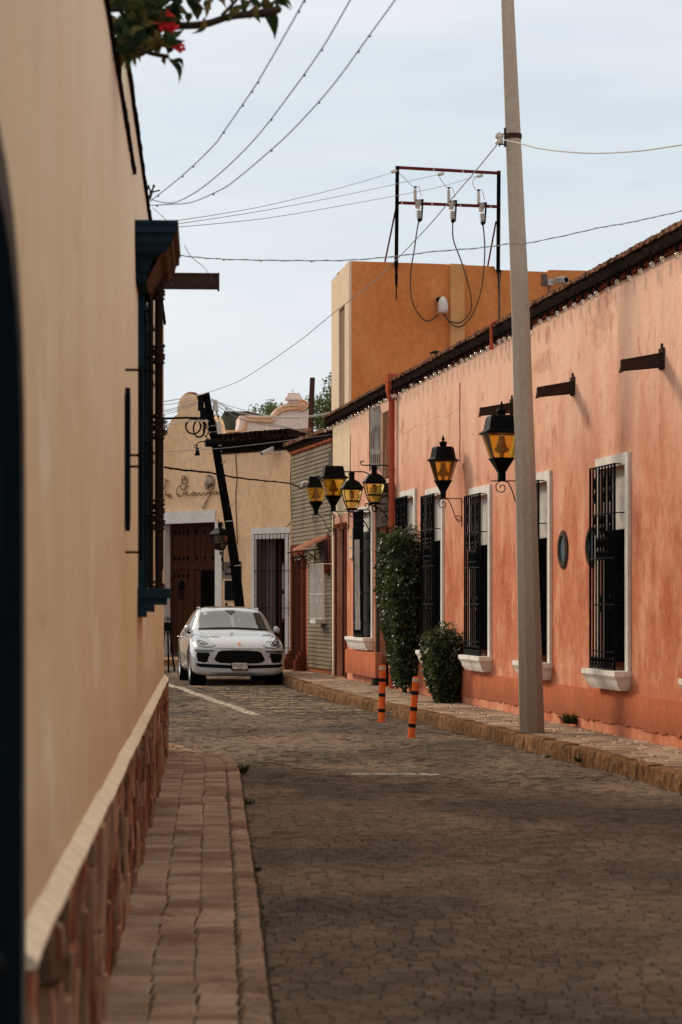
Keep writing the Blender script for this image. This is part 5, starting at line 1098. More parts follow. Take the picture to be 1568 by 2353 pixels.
# ================================================================== LEANING TIMBER POLE
tp = Thing('leaning_pole', (P(567, 1521, 62).x, 62, 0), 'black leaning timber utility pole behind the parked car', 'utility pole')
YT = 62.0; T = lambda u, v, dy=0: P(u, v, YT+dy)
m = MB(); path = [(568, 1521), (551, 1393), (542, 1310), (534.6, 1258), (525.2, 1194), (514, 1130), (497, 1031), (487, 975), (480, 940), (474, 903)]; rad = [.14, .135, .133, .13, .128, .12, .108, .10, .095, .09]
m.tube(smooth_pts([T(*p) for p in path], 2), [rad[0]+(rad[-1]-rad[0])*k/18 for k in range(19)], 10); tp.part('shaft', m, m_tar, smooth=40)
gr = MB(); 
for (u, v, w_, h) in ((462, 925, 14, 38), (468, 950, 16, 26)): gr = MB(); c = T(u, v, -.1); gr.lathe(c+Vector((0, 0, -h/F*YT/2)), [(0, 0), (w_/F*YT/2, .0), (w_/F*YT/2, h/F*YT), (0, h/F*YT)], 8); tp.part('splice_closure', gr, m_cable)
gr = MB(); gr.lathe(T(472, 1018, -.35), [(0, 0), (.09, 0), (.10, .02), (.10, .30), (.09, .33), (0, .33)], 12, axis=(1, .25, 0)); tp.part('round_closure', gr, m_iron, smooth=40)
for (u, v, w_, h, r0) in ((496, 932, 10, 26, 'junction_box'), (504, 983, 10, 28, 'junction_box')):
    bx_ = MB(); c = T(u, v, -.15); a = w_/F*YT/2; b_ = h/F*YT/2; sl = .12*b_
    bx_.hexa([c+Vector((-a+sl, -.08, -b_)), c+Vector((a+sl, -.08, -b_)), c+Vector((a+sl, .08, -b_)), c+Vector((-a+sl, .08, -b_)), c+Vector((-a-sl, -.08, b_)), c+Vector((a-sl, -.08, b_)), c+Vector((a-sl, .08, b_)), c+Vector((-a-sl, .08, b_))]); tp.part(r0, bx_, m_camw)
bd = MB()
for (u, v) in ((489.5, 979), (491, 993), (500, 1025), (528, 1198), (548, 1300)): bd = MB(); bd.tube([T(u-9, v+.5, -.13), T(u, v-.5, -.15), T(u+9, v-1.5, -.12)], .014, 5); tp.part('strap', bd, m_alu)
for (u, v) in ((513, 1062), (531, 1160)): bd = MB(); bd.tube([T(u-4, v+2, -.1), T(u+5, v, -.12), T(u+5.5, v-5, -.12)], .014, 5); tp.part('step_hook', bd, m_alu)
wn = MB(); rg = random.Random(9)
for _ in range(26):
    a = (rg.uniform(462, 498), rg.uniform(925, 990)); b_ = (a[0]+rg.uniform(-8, 12), a[1]+rg.uniform(6, 34)); wn.tube(smooth_pts([T(a[0], a[1], -.15), T((a[0]+b_[0])/2+rg.uniform(-6, 6), (a[1]+b_[1])/2, -.2), T(b_[0], b_[1], -.15)], 3), .012, 4)
tp.part('tangled_wires', wn, m_cable)
for k in range(3): wn = MB(); wn.tube([T(558+k*1.5-9, 1290, -.1), T(563+k-8, 1400, -.1)], .014, 4); tp.part('conduit', wn, m_cable)
tg = MB(); tg.box(T(517, 1240, -.16).x, T(523, 1240, -.16).x, YT-.18, YT-.16, T(0, 1242, -.16).z, T(0, 1232, -.16).z); tp.part('red_tag', tg, m_reddoor)
hk = MB(); hk.tube(smooth_pts([T(478, 1014, -.3), T(464, 1015, -.35), T(456, 1017, -.35), T(453, 1022, -.35), T(452, 1028, -.35)], 3), .015, 5); hk.tube(spiral(T(450, 1026, -.35), Vector((1, 0, 0)), Vector((0, 0, 1)), .05, .03, 0, 8), .010, 4); hk.lathe(T(454, 1036, -.35)-Vector((0, 0, .12)), [(0, 0), (.06, .0), (.065, .03), (.045, .12), (.035, .2), (0, .21)], 10)
tp.part('lamp_hook', hk, m_iron)
for i, (u, v, ru, rv, lb) in enumerate(((444.5, 980, 17, 17, 'round black cable coil hanging left of the leaning pole, the left one'), (458, 985, 13, 19.5, 'oval black cable coil hanging against the leaning pole, the right one'))):
    m = MB(); k_ = YT/F
    for j in range(4):
        m.tube([T(u, v, -.25+i*.1+j*.012)+Vector(((ru+j*.35-.5)*k_*math.cos(t), .02*math.sin(3*t+j), (rv+j*.3-.5)*k_*math.sin(t))) for t in [2*math.pi*q/28 for q in range(29)]], .017, 5)
    solo('cable_coil', m, m_cable, lb, 'cable coil', group='coils of spare cable on the leaning pole', smooth=True)
# ================================================================== LANTERNS
UPV = Vector((0, 0, 1))
def lantern_wide(c, k, e_out, label, grp, kind='wall', rot=0.0, seg=4, bl=.27, finial=True):
    """c = underside of the neck; k = scale; e_out = horizontal direction from the lantern towards its support"""
    c = Vector(c); t = Thing('wide_lantern', c, label, 'lantern', grp); e = Vector(e_out).normalized(); q = math.sqrt(2) if seg == 4 else 1.06
    def sq(prof, mt, name, par=None, sm=False, sg=seg):
        m = MB(); m.lathe(c, [(r_*q*k, h*k) for r_, h in prof], sg, rot=rot+math.pi/4, xd=(1, 0, 0)); return t.part(name, m, mt, par, smooth=sm)
    sq([(0, 0), (.042, 0), (.042, .10), (.052, .105), (.055, .12), (.122, .245), (.132, .25), (.132, .262), (0, .263)], m_iron, 'base')
    gl = sq([(.113, .264), (.196, .545), (.192, .545), (.109, .264)], m_amber, 'glass')
    m = MB(); 
    for i in range(seg):
        a = rot+math.pi/4+i*2*math.pi/seg; d = Vector((math.cos(a), math.sin(a), 0))*q*k; m.tube([c+d*.114+UPV*.262*k, c+d*.198+UPV*.547*k], .0035*k, 4)
    t.part('edge_rib', m, m_lampin, gl)
    m = MB(); m.lathe(c, [(r_*k, h*k) for r_, h in ((0, .52), (.035, .52), (.045, .46), (.062, .40), (.085, .375), (.088, .355), (.07, .335), (.03, .322), (.026, .262), (0, .262))], 14); t.part('lamp', m, m_lampin, smooth=40)
    cap = sq([(.0, .548), (.215, .545), (.228, .552), (.228, .566), (.195, .585), (.182, .60), (.158, .735), (.150, .752), (.135, .762), (0, .765)], m_iron, 'cap')
    if finial:
        m = MB(); m.lathe(c, [(r_*k, h*k) for r_, h in ((.045, .762), (.05, .80), (.062, .812), (.055, .835), (.03, .842), (.014, .85), (.022, .865), (.024, .88), (.012, .91), (.006, .93), (0, .94))], 12); t.part('finial', m, m_iron, cap, smooth=40)
    # bracket
    m = MB(); s = e.cross(UPV); z0 = c
    m.hexa([c-e*.13*k+s*w_-UPV*h for w_, h in ((-.015, .012), (.015, .012))]+[c+e*bl+s*w_-UPV*h for w_, h in ((.015, .012), (-.015, .012))]+[c-e*.13*k+s*w_ for w_ in (-.015, .015)]+[c+e*bl+s*w_ for w_ in (.015, -.015)])
    m.tube(spiral(c-UPV*.085+e*.02-e*.02, e, UPV, .082, .015, 1.3, 1.3+8.5, 22), .006, 4)
    m.tube(smooth_pts([c+e*.02-UPV*.005, c+e*.08-UPV*.03, c+e*bl*.48-UPV*.14, c+e*bl*.62-UPV*.26, c+e*bl*.8-UPV*.34, c+e*(bl-.03)-UPV*.35], 5), .007, 4)
    if kind == 'wall':
        m.tube(spiral(c+e*(bl-.06)-UPV*.30, e, UPV, .055, .012, -.9, 6.5, 16), .006, 4)
        p = c+e*bl; m.hexa([p+s*w_+e*x-UPV*.42 for w_, x in ((-.015, -.008), (.015, -.008), (.015, .008), (-.015, .008))]+[p+s*w_+e*x for w_, x in ((-.015, -.008), (.015, -.008), (.015, .008), (-.015, .008))])
    t.part('bracket', m, m_iron)
    return t
nw = -RW.n.to_3d(); rotw = math.atan2(RW.d.y, RW.d.x)
def on_wall(yw, d, z): q = RW.w(B(yw), z, d); return q
g_l = 'amber lanterns along the coral wall'
lantern_wide(on_wall(35.9, .285, P(0, 1145, 35.9).z), 1.0, nw, 'domed ribbed amber lantern on the coral wall above the climbing bush and third window', g_l, rot=rotw, seg=8, bl=.285)
zL = P(0, 1104, 28.4).z; cL = P(1153, 1104, 28.4); lantern_wide(cL, 1.0, (P(1200, 1104, 28.1)-cL).normalized().x*Vector((1, 0, 0)), 'largest and nearest amber lantern, fixed to the concrete pole', g_l, kind='pole', rot=rotw, bl=.27)
lantern_wide(on_wall(46.9, .30, P(0, 1173, 46.6).z)+Vector((-.02, 0, 0)), 1.14, nw, 'flat topped amber lantern second from left in the far group', g_l, rot=rotw, bl=.30, finial=False)
lantern_wide(on_wall(48.75, .40, P(0, 1181, 48.4).z), 1.0, nw, 'flat topped amber lantern furthest left in front of the grey cladding', g_l, rot=rotw, bl=.36, finial=False)
def lantern_classic(c, k, e_out, bl, label, grp, glass=None, rot=0.0, hw=True):
    """c = underside of the lantern"""
    c = Vector(c); t = Thing('classic_lantern', c, label, 'lantern', grp); e = Vector(e_out).normalized(); s = e.cross(UPV); q = math.sqrt(2); glass = glass or m_amber
    def ring(r_, h): return [c+(Vector((math.cos(rot+math.pi/4+i*math.pi/2), math.sin(rot+math.pi/4+i*math.pi/2), 0))*r_*q+UPV*h)*k for i in range(4)]
    g_ = MB(); g_.loft([ring(.075, .01), ring(.125, .14), ring(.17, .36)], cap=False); gl = t.part('glass', g_, glass)
    f = MB(); f.loft([ring(.0, -.02), ring(.075, -.02), ring(.085, .0), ring(.08, .012), ring(0, .012)])
    for i in range(4):
        p = [ring(.078, .0)[i], ring(.128, .14)[i], ring(.174, .365)[i]]; f.tube(p, .010*k, 4)
    for r_, h in ((.128, .14), (.174, .36)):
        p = ring(r_, h); f.tube(p+[p[0]], .010*k, 4)
    t.part('frame', f, m_iron)
    r = MB(); r.loft([ring(0, .362), ring(.19, .362), ring(.192, .378), ring(.115, .49), ring(.05, .53), ring(0, .535)]); rf = t.part('roof', r, m_iron)
    h = MB(); h.lathe(c, [(r_*k, z*k) for r_, z in ((.05, .52), (.052, .63), (.065, .64), (.06, .655), (.03, .665), (0, .667))], 12); t.part('chimney', h, m_iron, rf, smooth=40)
    b = MB(); b.lathe(c, [(r_*k, z*k) for r_, z in ((0, .14), (.02, .15), (.02, .19), (.045, .2), (.045, .27), (.04, .31), (.02, .33), (0, .335))], 12); t.part('lamp', b, m_lampin if glass is m_amber else m_camw, smooth=40)
    m = MB()
    m.tube([c-e*.13-UPV*.02, c+e*bl-UPV*.02], .012*k, 5); m.tube([c+e*(bl-.02)+UPV*.15, c+e*(bl-.02)-UPV*.62], .014*k, 5)
    m.tube(smooth_pts([c-e*.08-UPV*.03, c+e*bl*.35-UPV*.12, c+e*bl*.65-UPV*.24, c+e*bl*.95-UPV*.42], 4), .012*k, 5)
    m.tube(spiral(c+e*bl*.05-UPV*.11, e, UPV, .07, .015, 1.2, 8, 16), .009*k, 4); m.tube(spiral(c+e*bl*.55-UPV*.30, e, UPV, .07, .015, .6, 7.5, 16), .009*k, 4)
    m.tube(spiral(c+e*bl*.62-UPV*.10, e, UPV, .06, .012, 4, 11, 16), .009*k, 4); m.tube(spiral(c+e*bl*.75+UPV*.06, e, UPV, .06, .012, -1.5, 5, 14), .009*k, 4); m.tube(spiral(c+e*(bl-.06)-UPV*.52, e, UPV, .055, .012, 0, 7, 14), .009*k, 4)
    m.tube([c+e*(bl-.1)-UPV*.54, c+e*(bl+.05)-UPV*.54], .012*k, 4)
    # over-arm with curled tip
    z = .675*k
    m.tube([c+e*bl+UPV*(z-.12)]+smooth_pts([c+e*bl*.9+UPV*(z-.05), c+e*bl*.62+UPV*z, c+e*.02+UPV*z, c-e*.20+UPV*z], 4), .012*k, 5)
    m.tube(spiral(c-e*.20+UPV*(z+.045), e, UPV, .045, .02, -1.57, -6.0, 12), .010*k, 4); m.tube([c+UPV*z, c+UPV*.66*k], .008, 4)
    t.part('bracket', m, m_iron)
lantern_classic(on_wall(44.25, .365, P(0, 1169, 44.2).z), 1.0, nw, .36, 'pyramid roofed amber lantern with scroll bracket over the far barred window', g_l, rot=rotw)
lantern_classic(on_wall(41.9, .335, P(0, 1155, 41.8).z), .96, nw, .335, 'pyramid roofed amber lantern with scroll bracket beside the coral downpipe', g_l, rot=rotw)
q = HF.pt(515, 1262, .0); lantern_classic(HF.pt(506, 1262, .42), 1.12, (q-HF.pt(506, 1262, .42))*Vector((1, 1, 0)), .45, 'pale glass classic lantern on the hotel front behind the leaning pole', g_l, m_smoke, rot=math.atan2(HF.d.y, HF.d.x))
# metal sign standing out from the wall
ms = Thing('steel_sign', RW.w(B(43.0), 3.9, .1), 'tall dull mirror steel sign with an arch outline beside the coral downpipe', 'sign')
PY = 43.3; p0 = P(850, 1080, PY); p1 = P(879.5, 934, PY)
m = MB(); m.box(p0.x, p1.x, PY, PY+.03, p0.z, p1.z); pl_ = ms.part('plate', m, m_steelplate)
m = MB(); 
for x in (p0.x, p1.x): m.box(x-.008, x+.008, PY-.012, PY+.035, p0.z-.02, p1.z+.01)
m.box(p0.x+.008, p1.x-.008, PY-.012, PY+.035, p1.z-.006, p1.z+.01); xr = 7.12-.1483*PY
m.box(p1.x+.008, xr+.02, PY, PY+.02, p1.z-.10, p1.z-.08); m.box(p1.x+.008, xr+.02, PY, PY+.02, p0.z+.1, p0.z+.12); ms.part('frame', m, m_iron)
m = MB(); cx_ = (p0.x+p1.x)/2; cz = p0.z+(p1.z-p0.z)*.55; rr = (p1.x-p0.x)*.36
for r_ in (rr, rr*.62): m.tube([Vector((cx_-r_, PY-.006, p0.z+.38))]+[Vector((cx_-r_*math.cos(math.pi*k/10), PY-.006, cz+r_*1.7*math.sin(math.pi*k/10))) for k in range(11)]+[Vector((cx_+r_, PY-.006, p0.z+.38))], .006, 4)
for k in range(6): m.box(p0.x+.03+k*.033, p0.x+.045+k*.033, PY-.006, PY-.001, p0.z+.12, p0.z+.28)
ms.part('engraved_arch', m, m_umber, pl_)
# menu panel by the red door, transparent banner on the far grille
m = MB(); m.pbox(RW, RW.S(811.5, .04), RW.S(802.5, .04), RW.Z(807, 1285), RW.Z(807, 1217), .0, .05); mp_ = Thing('menu_board', RW.w(RW.S(807), RW.Z(807, 1285), .02), 'narrow framed menu board on the coral wall between the red door and the barred window', 'menu board')
mp_.part('frame', m, m_alu); m = MB()
for k in range(3): m.pbox(RW, RW.S(810.5, .05)+.02, RW.S(803.5, .05)-.02, RW.Z(807, 1283)+k*.205, RW.Z(807, 1283)+.17+k*.205, .05, .055)
mp_.part('sheets', m, m_trim)
bn = MB(); n = 14; vsb = []
for k in range(n+1):
    v = 1240+(1447-1240)*k/n; wob = .02*math.sin(k*1.1)+.01*random.uniform(-1, 1); ua, ub = 814.5+k*.12+random.uniform(-.6, .6), 826.5+.15*k+random.uniform(-.6, .6)
    a, b_ = RW.pt(ua, v, .165+wob), RW.pt(ub, v, .165-wob*.5); vsb += [a, (a+b_)/2+RW.n.to_3d()*(.01+.01*math.sin(k*2.3)), b_]
bn.add(vsb+[x-RW.n.to_3d()*.003 for x in vsb], [(3*k+j, 3*k+j+1, 3*k+j+4, 3*k+j+3) for k in range(n) for j in range(2)]+[(45+3*k+j+3, 45+3*k+j+4, 45+3*k+j+1, 45+3*k+j) for k in range(n) for j in range(2)])
solo('plastic_banner', bn, mat('creased_banner', (.11, .09, .075), .3, [((.10, .08, .07), 5, (1, 1, .6), .45, .6, .8), ((.42, .12, .08), 3, (1, 1, 1), .66, .7, .6)], .6, 20, spec=.12), 'creased see through banner tied to the bars of the far window', 'banner', smooth=True)
# ================================================================== STRING LIGHTS
sl = Thing('string_lights', RW.w(B(24), 5.2, .14), 'string of clear bulbs in black sockets looped under the coral house eave', 'string lights')
rg = random.Random(17); y = 22.9; pts = []; i = 0; proto = None; bulbs = []
while y < 49.2:
    z = 5.30+rg.uniform(-.03, .012)+(-.09 if rg.random() < .07 else 0); p = RW.w(B(y), z, .135+rg.uniform(-.01, .015)); bulbs.append(p)
    y += rg.uniform(.30, .48)
cd = MB()
for p, q in zip(bulbs, bulbs[1:]):
    cd.tube(smooth_pts([p+Vector((0, 0, .03)), (p+q)/2+Vector((0, 0, .03-rg.uniform(.02, .07)+rg.uniform(0, .03))), q+Vector((0, 0, .03))], 4), .004, 4)
sl.part('cord', cd, m_cable)
sk = MB(); sk.lathe((0, 0, 0), [(.004, .04), (.006, 0), (.017, -.012), (.020, -.03), (.019, -.075), (0, -.076)], 8)
bl = MB(); bl.lathe((0, 0, 0), [(.0, -.0765), (.014, -.078), (.027, -.100), (.031, -.118), (.025, -.138), (.010, -.150), (0, -.152)], 10)
s_me = None
for p in bulbs:
    if s_me is None:
        so = mk('socket', sk, m_cable, None, None, 40); bo = mk('bulb', bl, m_bulb, None, None, True); s_me, b_me = so.data, bo.data
    else:
        so = bpy.data.objects.new('socket', s_me); bo = bpy.data.objects.new('bulb', b_me); C.objects.link(so); C.objects.link(bo)
    so.parent = sl.o; so.location = p-sl.loc; so.rotation_euler = (rg.uniform(-.1, .1), rg.uniform(-.1, .1), 0); bo.parent = so; bo.location = (0, 0, 0)
# ================================================================== OVERHEAD WIRES
def wire(name, pts, ys, r_, mt, label, clips=0, cat='overhead cable', extra=None, twist=0):
    n = len(pts); cum = [0]
    for k in range(1, n): cum.append(cum[-1]+math.hypot(pts[k][0]-pts[k-1][0], pts[k][1]-pts[k-1][1]))
    tot = cum[-1]; P3 = []
    for (u, v), c_ in zip(pts, cum):
        t = c_/tot; iy = (1/ys[0])*(1-t)+(1/ys[1])*t; P3.append(P(u, v, 1/iy))
    P3 = smooth_pts(P3, 6); m = MB()
    m.tube(P3, r_, 5)
    if twist:
        m.tube([p+Vector((0, math.cos(k*1.7)*twist, math.sin(k*1.7)*twist)) for k, p in enumerate(P3)], r_*.8, 4)
    if clips:
        rg = random.Random(clips)
        for k in range(clips):
            p = P3[int(rg.uniform(.05, .95)*len(P3))]; m.ball(p+Vector((0, 0, -.008)), r_*2.1, 6)
    return solo(name, m, mt, label, cat, group='overhead cables across the street')
W = 'overhead_cable'
wire(W, [(345, 463), (420, 403), (489, 337), (515, 302), (580, 208), (614, 152), (660, 72), (700, 0), (735, -65)], (19.3, 12), .0038, m_cableb, 'blue grey cord with small clips, left of the three rising from the near wall', 9)
wire(W, [(345, 458), (380, 466), (410, 463), (460, 435), (523, 383), (590, 315), (660, 225), (740, 112), (805, 0), (840, -62)], (19.5, 12.5), .0038, m_cableb, 'blue grey cord with small clips, middle of the three rising from the near wall', 5)
wire(W, [(345, 472), (385, 470), (440, 465), (500, 440), (540, 415), (640, 330), (700, 270), (770, 190), (850, 80), (908, 0), (945, -55)], (19.8, 13), .0038, m_cableb, 'blue grey cord with small clips, right of the three rising from the near wall', 6)
fw_ = [((372, 512), (500, 493), (600, 475), (700, 452), (800, 427), (897, 398)), ((372, 520), (600, 485), (800, 447), (1004, 402)), ((372, 525), (600, 503), (800, 470), (1000, 432), (1094, 405))]
for i, (p_, nm) in enumerate(zip(fw_, ('highest', 'middle', 'lowest'))): wire(W, list(p_), (34, 58.3), .0055, m_cableg, 'thin bare wire running to the steel frame, %s of three' % nm)
wire(W, [(368, 583), (430, 589), (500, 595), (600, 598), (700, 599), (800, 598), (900, 590), (1000, 578), (1100, 570), (1175, 560), (1205, 560), (1300, 541), (1380, 523), (1440, 513), (1500, 500), (1568, 485), (1640, 468)], (24.5, 25.5), .005, m_cableg, 'twisted grey cable crossing the whole street past the concrete pole', 4, twist=.006)
wire(W, [(1146, 328), (1100, 385), (1040, 455), (980, 525), (905, 603), (850, 655), (770, 717), (690, 782), (600, 845), (540, 880), (475, 903)], (28.1, 62), .007, m_cableg, 'grey cable slanting from the concrete pole down to the leaning pole')
wire(W, [(475, 903), (440, 912), (400, 919), (355, 926)], (62, 58), .014, m_cablew, 'pale cable from the leaning pole top going left behind the near wall')
wire(W, [(1150, 320), (1175, 325), (1200, 331), (1250, 343), (1350, 352), (1460, 348), (1568, 333), (1640, 322)], (28.05, 24), .008, m_cablew, 'pale cable sagging right from the concrete pole insulator')
wire(W, [(374, 1073), (420, 1080), (480, 1086), (540, 1097), (600, 1104), (660, 1110), (680, 1116), (693, 1122), (700, 1114)], (27, 48.2), .011, m_cable, 'black cable from the near wall to a hook beside the far lanterns', twist=.008)
m = MB(); m.tube(smooth_pts([P(697, 1121, 48.2), P(694, 1112, 48.2), P(700, 1108, 48.2), P(708, 1108, 48.3)], 3), .03, 6); solo('cable_clamp', m, m_porc, 'pale hooked clamp ending the black cable left of the far lanterns', 'cable clamp', smooth=True)
wire(W, [(372, 1039), (450, 1034), (510, 1030), (600, 1020), (686, 1009), (765, 998)], (48, 50), .006, m_cableg, 'thin light cord in front of the clay tile eave')
for i, (p_, lb) in enumerate((([(484, 918), (560, 942), (640, 958), (720, 955), (800, 938), (820, 930)], 'upper pale wire from the leaning pole towards the orange building'), ([(486, 920), (540, 945), (614, 958), (700, 960), (770, 948), (822, 936)], 'second pale wire from the leaning pole towards the orange building'), ([(484, 922), (520, 945), (560, 965), (620, 978), (680, 986), (705, 992)], 'lower dark wire from the leaning pole to the hook near the mast'), ([(486, 916), (560, 955), (600, 968), (650, 980), (710, 996)], 'lowest dark wire from the leaning pole to the hook near the mast'))):
    wire(W, p_, (61.9, 57 if i < 2 else 66), .010, m_cablew if i < 2 else m_cableg, lb)
for i, (a, b_) in enumerate((((452, 918), (355, 932)), ((452, 924), (355, 947)), ((455, 926), (355, 951)), ((450, 930), (355, 958)))):
    wire(W, [a, ((a[0]+b_[0])/2, (a[1]+b_[1])/2+2), b_], (61.8, 58), .008, m_cableg, 'thin wire fanning left from the leaning pole, %s of four' % ('highest', 'second', 'third', 'lowest')[i])
wire(W, [(474, 962), (440, 960), (400, 961), (355, 963)], (61.8, 58), .028, m_cable, 'thick black cable holding the coils left of the leaning pole')
wire(W, [(480, 968), (430, 968), (390, 975), (355, 980)], (61.8, 58), .012, m_cablew, 'spiral wrapped pale cable just below the thick black one', twist=.02)
# leads from the frame insulators down the orange wall
for i, (p_, lb) in enumerate((([(963, 505), (957, 540), (953, 570), (944, 630), (947, 690), (965, 725), (985, 738), (1008, 722)], 'left grey lead looping from the frame down to the conduit head'), ([(1041, 508), (1042, 550), (1060, 600), (1078, 660), (1083, 710), (1060, 740), (1035, 738), (1020, 722)], 'middle grey lead looping from the frame down to the conduit head'), ([(1110, 512), (1114, 560), (1113, 610), (1105, 670), (1085, 725), (1060, 750), (1038, 745), (1022, 722)], 'right grey lead looping from the frame down to the conduit head'))):
    m = MB(); m.tube(smooth_pts([OB.pt(u, v, .25) for u, v in p_], 5), .018, 6); solo('power_lead', m, m_umber, lb, 'cable', group='leads from the roof insulators', smooth=True)
for i, (p_, lb) in enumerate((([(918, 398), (935, 415), (954, 432)], 'left'), ([(1008, 402), (1018, 420), (1031, 434)], 'middle'), ([(1096, 405), (1086, 422), (1099, 440)], 'right'))):
    m = MB(); m.tube(smooth_pts([OB.pt(u, v, .22) for u, v in p_+[(p_[-1][0]+8, p_[-1][1]-4), (p_[-1][0]+15, p_[-1][1]+20)]], 5), .007, 4); solo('jumper_wire', m, m_cableg, '%s thin jumper wire curling onto a roof frame insulator' % lb, 'cable', group='jumper wires on the roof frame')
# cord from the left house roof and vine over the wall
m = MB(); m.tube([P(352, 478, 19.6), P(385, 508, 19.9)], .003, 4); m.tube(smooth_pts([P(424, 563, 21), P(440, 590, 21), P(470, 615, 21), P(485, 640, 20.8)], 4), .003, 4); solo('guy_wire', m, m_cableg, 'thin slack wire ending on the iron spout of the near house', 'cable')
m = MB()
for _ in range(5): a = P(343+random.uniform(-3, 3), 458, 19.6); m.tube(smooth_pts([a, a+Vector((random.uniform(-.02, .04), 0, .05)), a+Vector((random.uniform(0, .09), 0, random.uniform(.05, .13)))], 3), .006, 4)
solo('cord_anchor', m, m_bark, 'twiggy anchor hooks on the roof edge where the three cords meet', 'hook')
# ================================================================== MENU STAND left of the car
st = Thing('menu_stand', P(392, 1560, 53), 'black iron menu stand with scroll top beside the near house corner', 'menu stand'); Yn = 53.0; S_ = lambda u, v, d=0: P(u, v, Yn+d)
m = MB(); c0, c1 = S_(376, 1451), S_(396, 1430); m.box(c0.x, c1.x, Yn-.02, Yn+.02, c0.z, c1.z); st.part('board', m, m_iron)
m = MB(); m.tube([S_(392, 1451), S_(396, 1500), S_(402, 1543)], .022, 5); m.tube([S_(378, 1451), S_(374, 1500), S_(370, 1543)], .022, 5); m.tube([S_(386, 1451, .1), S_(388, 1545, .6)], .02, 5); st.part('leg', m, m_iron)
m = MB(); X_ = Vector((1, 0, 0))
for sg_ in (-1, 1):
    m.tube(spiral(S_(386+sg_*4.5, 1423), X_*sg_, UPV, .05, .01, -1.2, 5.5, 14), .009, 4); m.tube(spiral(S_(386+sg_*4.5, 1456), X_*sg_, UPV, .035, .01, 0, 5.5, 12), .008, 4)
m.tube([S_(386, 1430), S_(386, 1416)], .009, 4); st.part('scrollwork', m, m_iron)
# ================================================================== CAR
car = Thing('parked_car', (-2.0, 50.3, 0), 'white compact SUV with dark grille parked facing the camera in front of the hotel', 'car')
YAW = R(8.0); ROLL = R(1.1); CO = Vector((-2.03, 48.35, 0)); ex_, ey_ = Vector((math.cos(YAW), math.sin(YAW), 0)), Vector((-math.sin(YAW), math.cos(YAW), 0))
def cw_(p):
    x, y, z = p; return CO+ex_*(x*math.cos(ROLL)+z*math.sin(ROLL)*.5)+ey_*y+Vector((0, 0, z*1.0-x*math.sin(ROLL)*min(1, z/.6)))
ST = [
 (0.00, [(0, .27), (.38, .27), (.56, .31), (.60, .45), (.60, .58), (.56, .66), (.50, .71), (.38, .74), (.2, .755), (0, .76)]),
 (0.035, [(0, .22), (.60, .22), (.76, .28), (.80, .45), (.80, .60), (.76, .69), (.68, .745), (.5, .775), (.25, .79), (0, .795)]),
 (0.12, [(0, .2), (.72, .2), (.865, .27), (.895, .45), (.895, .62), (.865, .75), (.77, .82), (.56, .83), (.3, .85), (0, .855)]),
 (0.30, [(0, .19), (.78, .19), (.92, .26), (.94, .45), (.94, .65), (.915, .81), (.82, .905), (.60, .90), (.3, .92), (0, .925)]),
 (0.62, [(0, .19), (.80, .19), (.93, .26), (.955, .45), (.96, .68), (.935, .87), (.85, .985), (.64, .965), (.32, .985), (0, .99)]),
 (0.95, [(0, .19), (.80, .19), (.93, .26), (.955, .45), (.96, .70), (.94, .90), (.86, 1.025), (.68, 1.015), (.34, 1.03), (0, 1.035)]),
 (1.22, [(0, .19), (.80, .19), (.92, .26), (.94, .45), (.95, .70), (.935, .92), (.865, 1.04), (.72, 1.055), (.36, 1.075), (0, 1.08)]),
 (1.36, [(0, .19), (.80, .19), (.91, .26), (.93, .45), (.94, .70), (.93, .93), (.86, 1.05), (.745, 1.10), (.38, 1.135), (0, 1.145)]),
 (1.75, [(0, .19), (.80, .19), (.90, .26), (.925, .45), (.935, .70), (.93, .95), (.845, 1.09), (.725, 1.265), (.42, 1.315), (0, 1.33)]),
 (2.10, [(0, .19), (.80, .19), (.90, .26), (.925, .45), (.935, .70), (.93, .96), (.84, 1.17), (.715, 1.435), (.46, 1.50), (0, 1.51)]),
 (2.35, [(0, .19), (.80, .19), (.90, .26), (.925, .45), (.935, .70), (.93, .97), (.835, 1.21), (.70, 1.515), (.47, 1.575), (0, 1.585)]),
 (2.9, [(0, .19), (.80, .19), (.90, .26), (.925, .45), (.94, .70), (.93, .98), (.825, 1.23), (.69, 1.535), (.47, 1.592), (0, 1.605)]),
 (3.5, [(0, .19), (.80, .19), (.93, .26), (.95, .45), (.96, .72), (.94, 1.0), (.80, 1.23), (.66, 1.49), (.44, 1.55), (0, 1.565)]),
 (4.05, [(0, .21), (.80, .21), (.93, .28), (.955, .46), (.96, .74), (.92, 1.02), (.75, 1.19), (.58, 1.37), (.38, 1.43), (0, 1.44)]),
 (4.45, [(0, .25), (.75, .25), (.88, .31), (.91, .48), (.90, .76), (.85, .98), (.70, 1.09), (.56, 1.15), (.36, 1.19), (0, 1.2)]),
 (4.66, [(0, .32), (.66, .32), (.78, .36), (.80, .50), (.79, .74), (.74, .90), (.64, .97), (.50, 1.0), (.30, 1.02), (0, 1.02)]),
 (4.69, [(0, .40), (.45, .40), (.56, .43), (.60, .52), (.58, .68), (.52, .80), (.46, .86), (.38, .88), (.22, .90), (0, .90)]),
]
def full(pts): return pts+[(-x, z) for x, z in reversed(pts[1:-1])]
me = bpy.data.meshes.new('body'); vs = []; fs = []; nr = 18
for y, pts in ST: vs += [(x, y, z) for x, z in full(pts)]
for i in range(len(ST)-1):
    for k in range(nr): fs.append((i*nr+k, i*nr+(k+1) % nr, (i+1)*nr+(k+1) % nr, (i+1)*nr+k))
for base, rev in ((0, True), ((len(ST)-1)*nr, False)):     # quad caps
    for k in range(8):
        q = [base+k, base+k+1, base+(nr-k-1) % nr, base+(nr-k) % nr]; q = list(dict.fromkeys(q)); fs.append(tuple(reversed(q)) if rev else tuple(q))
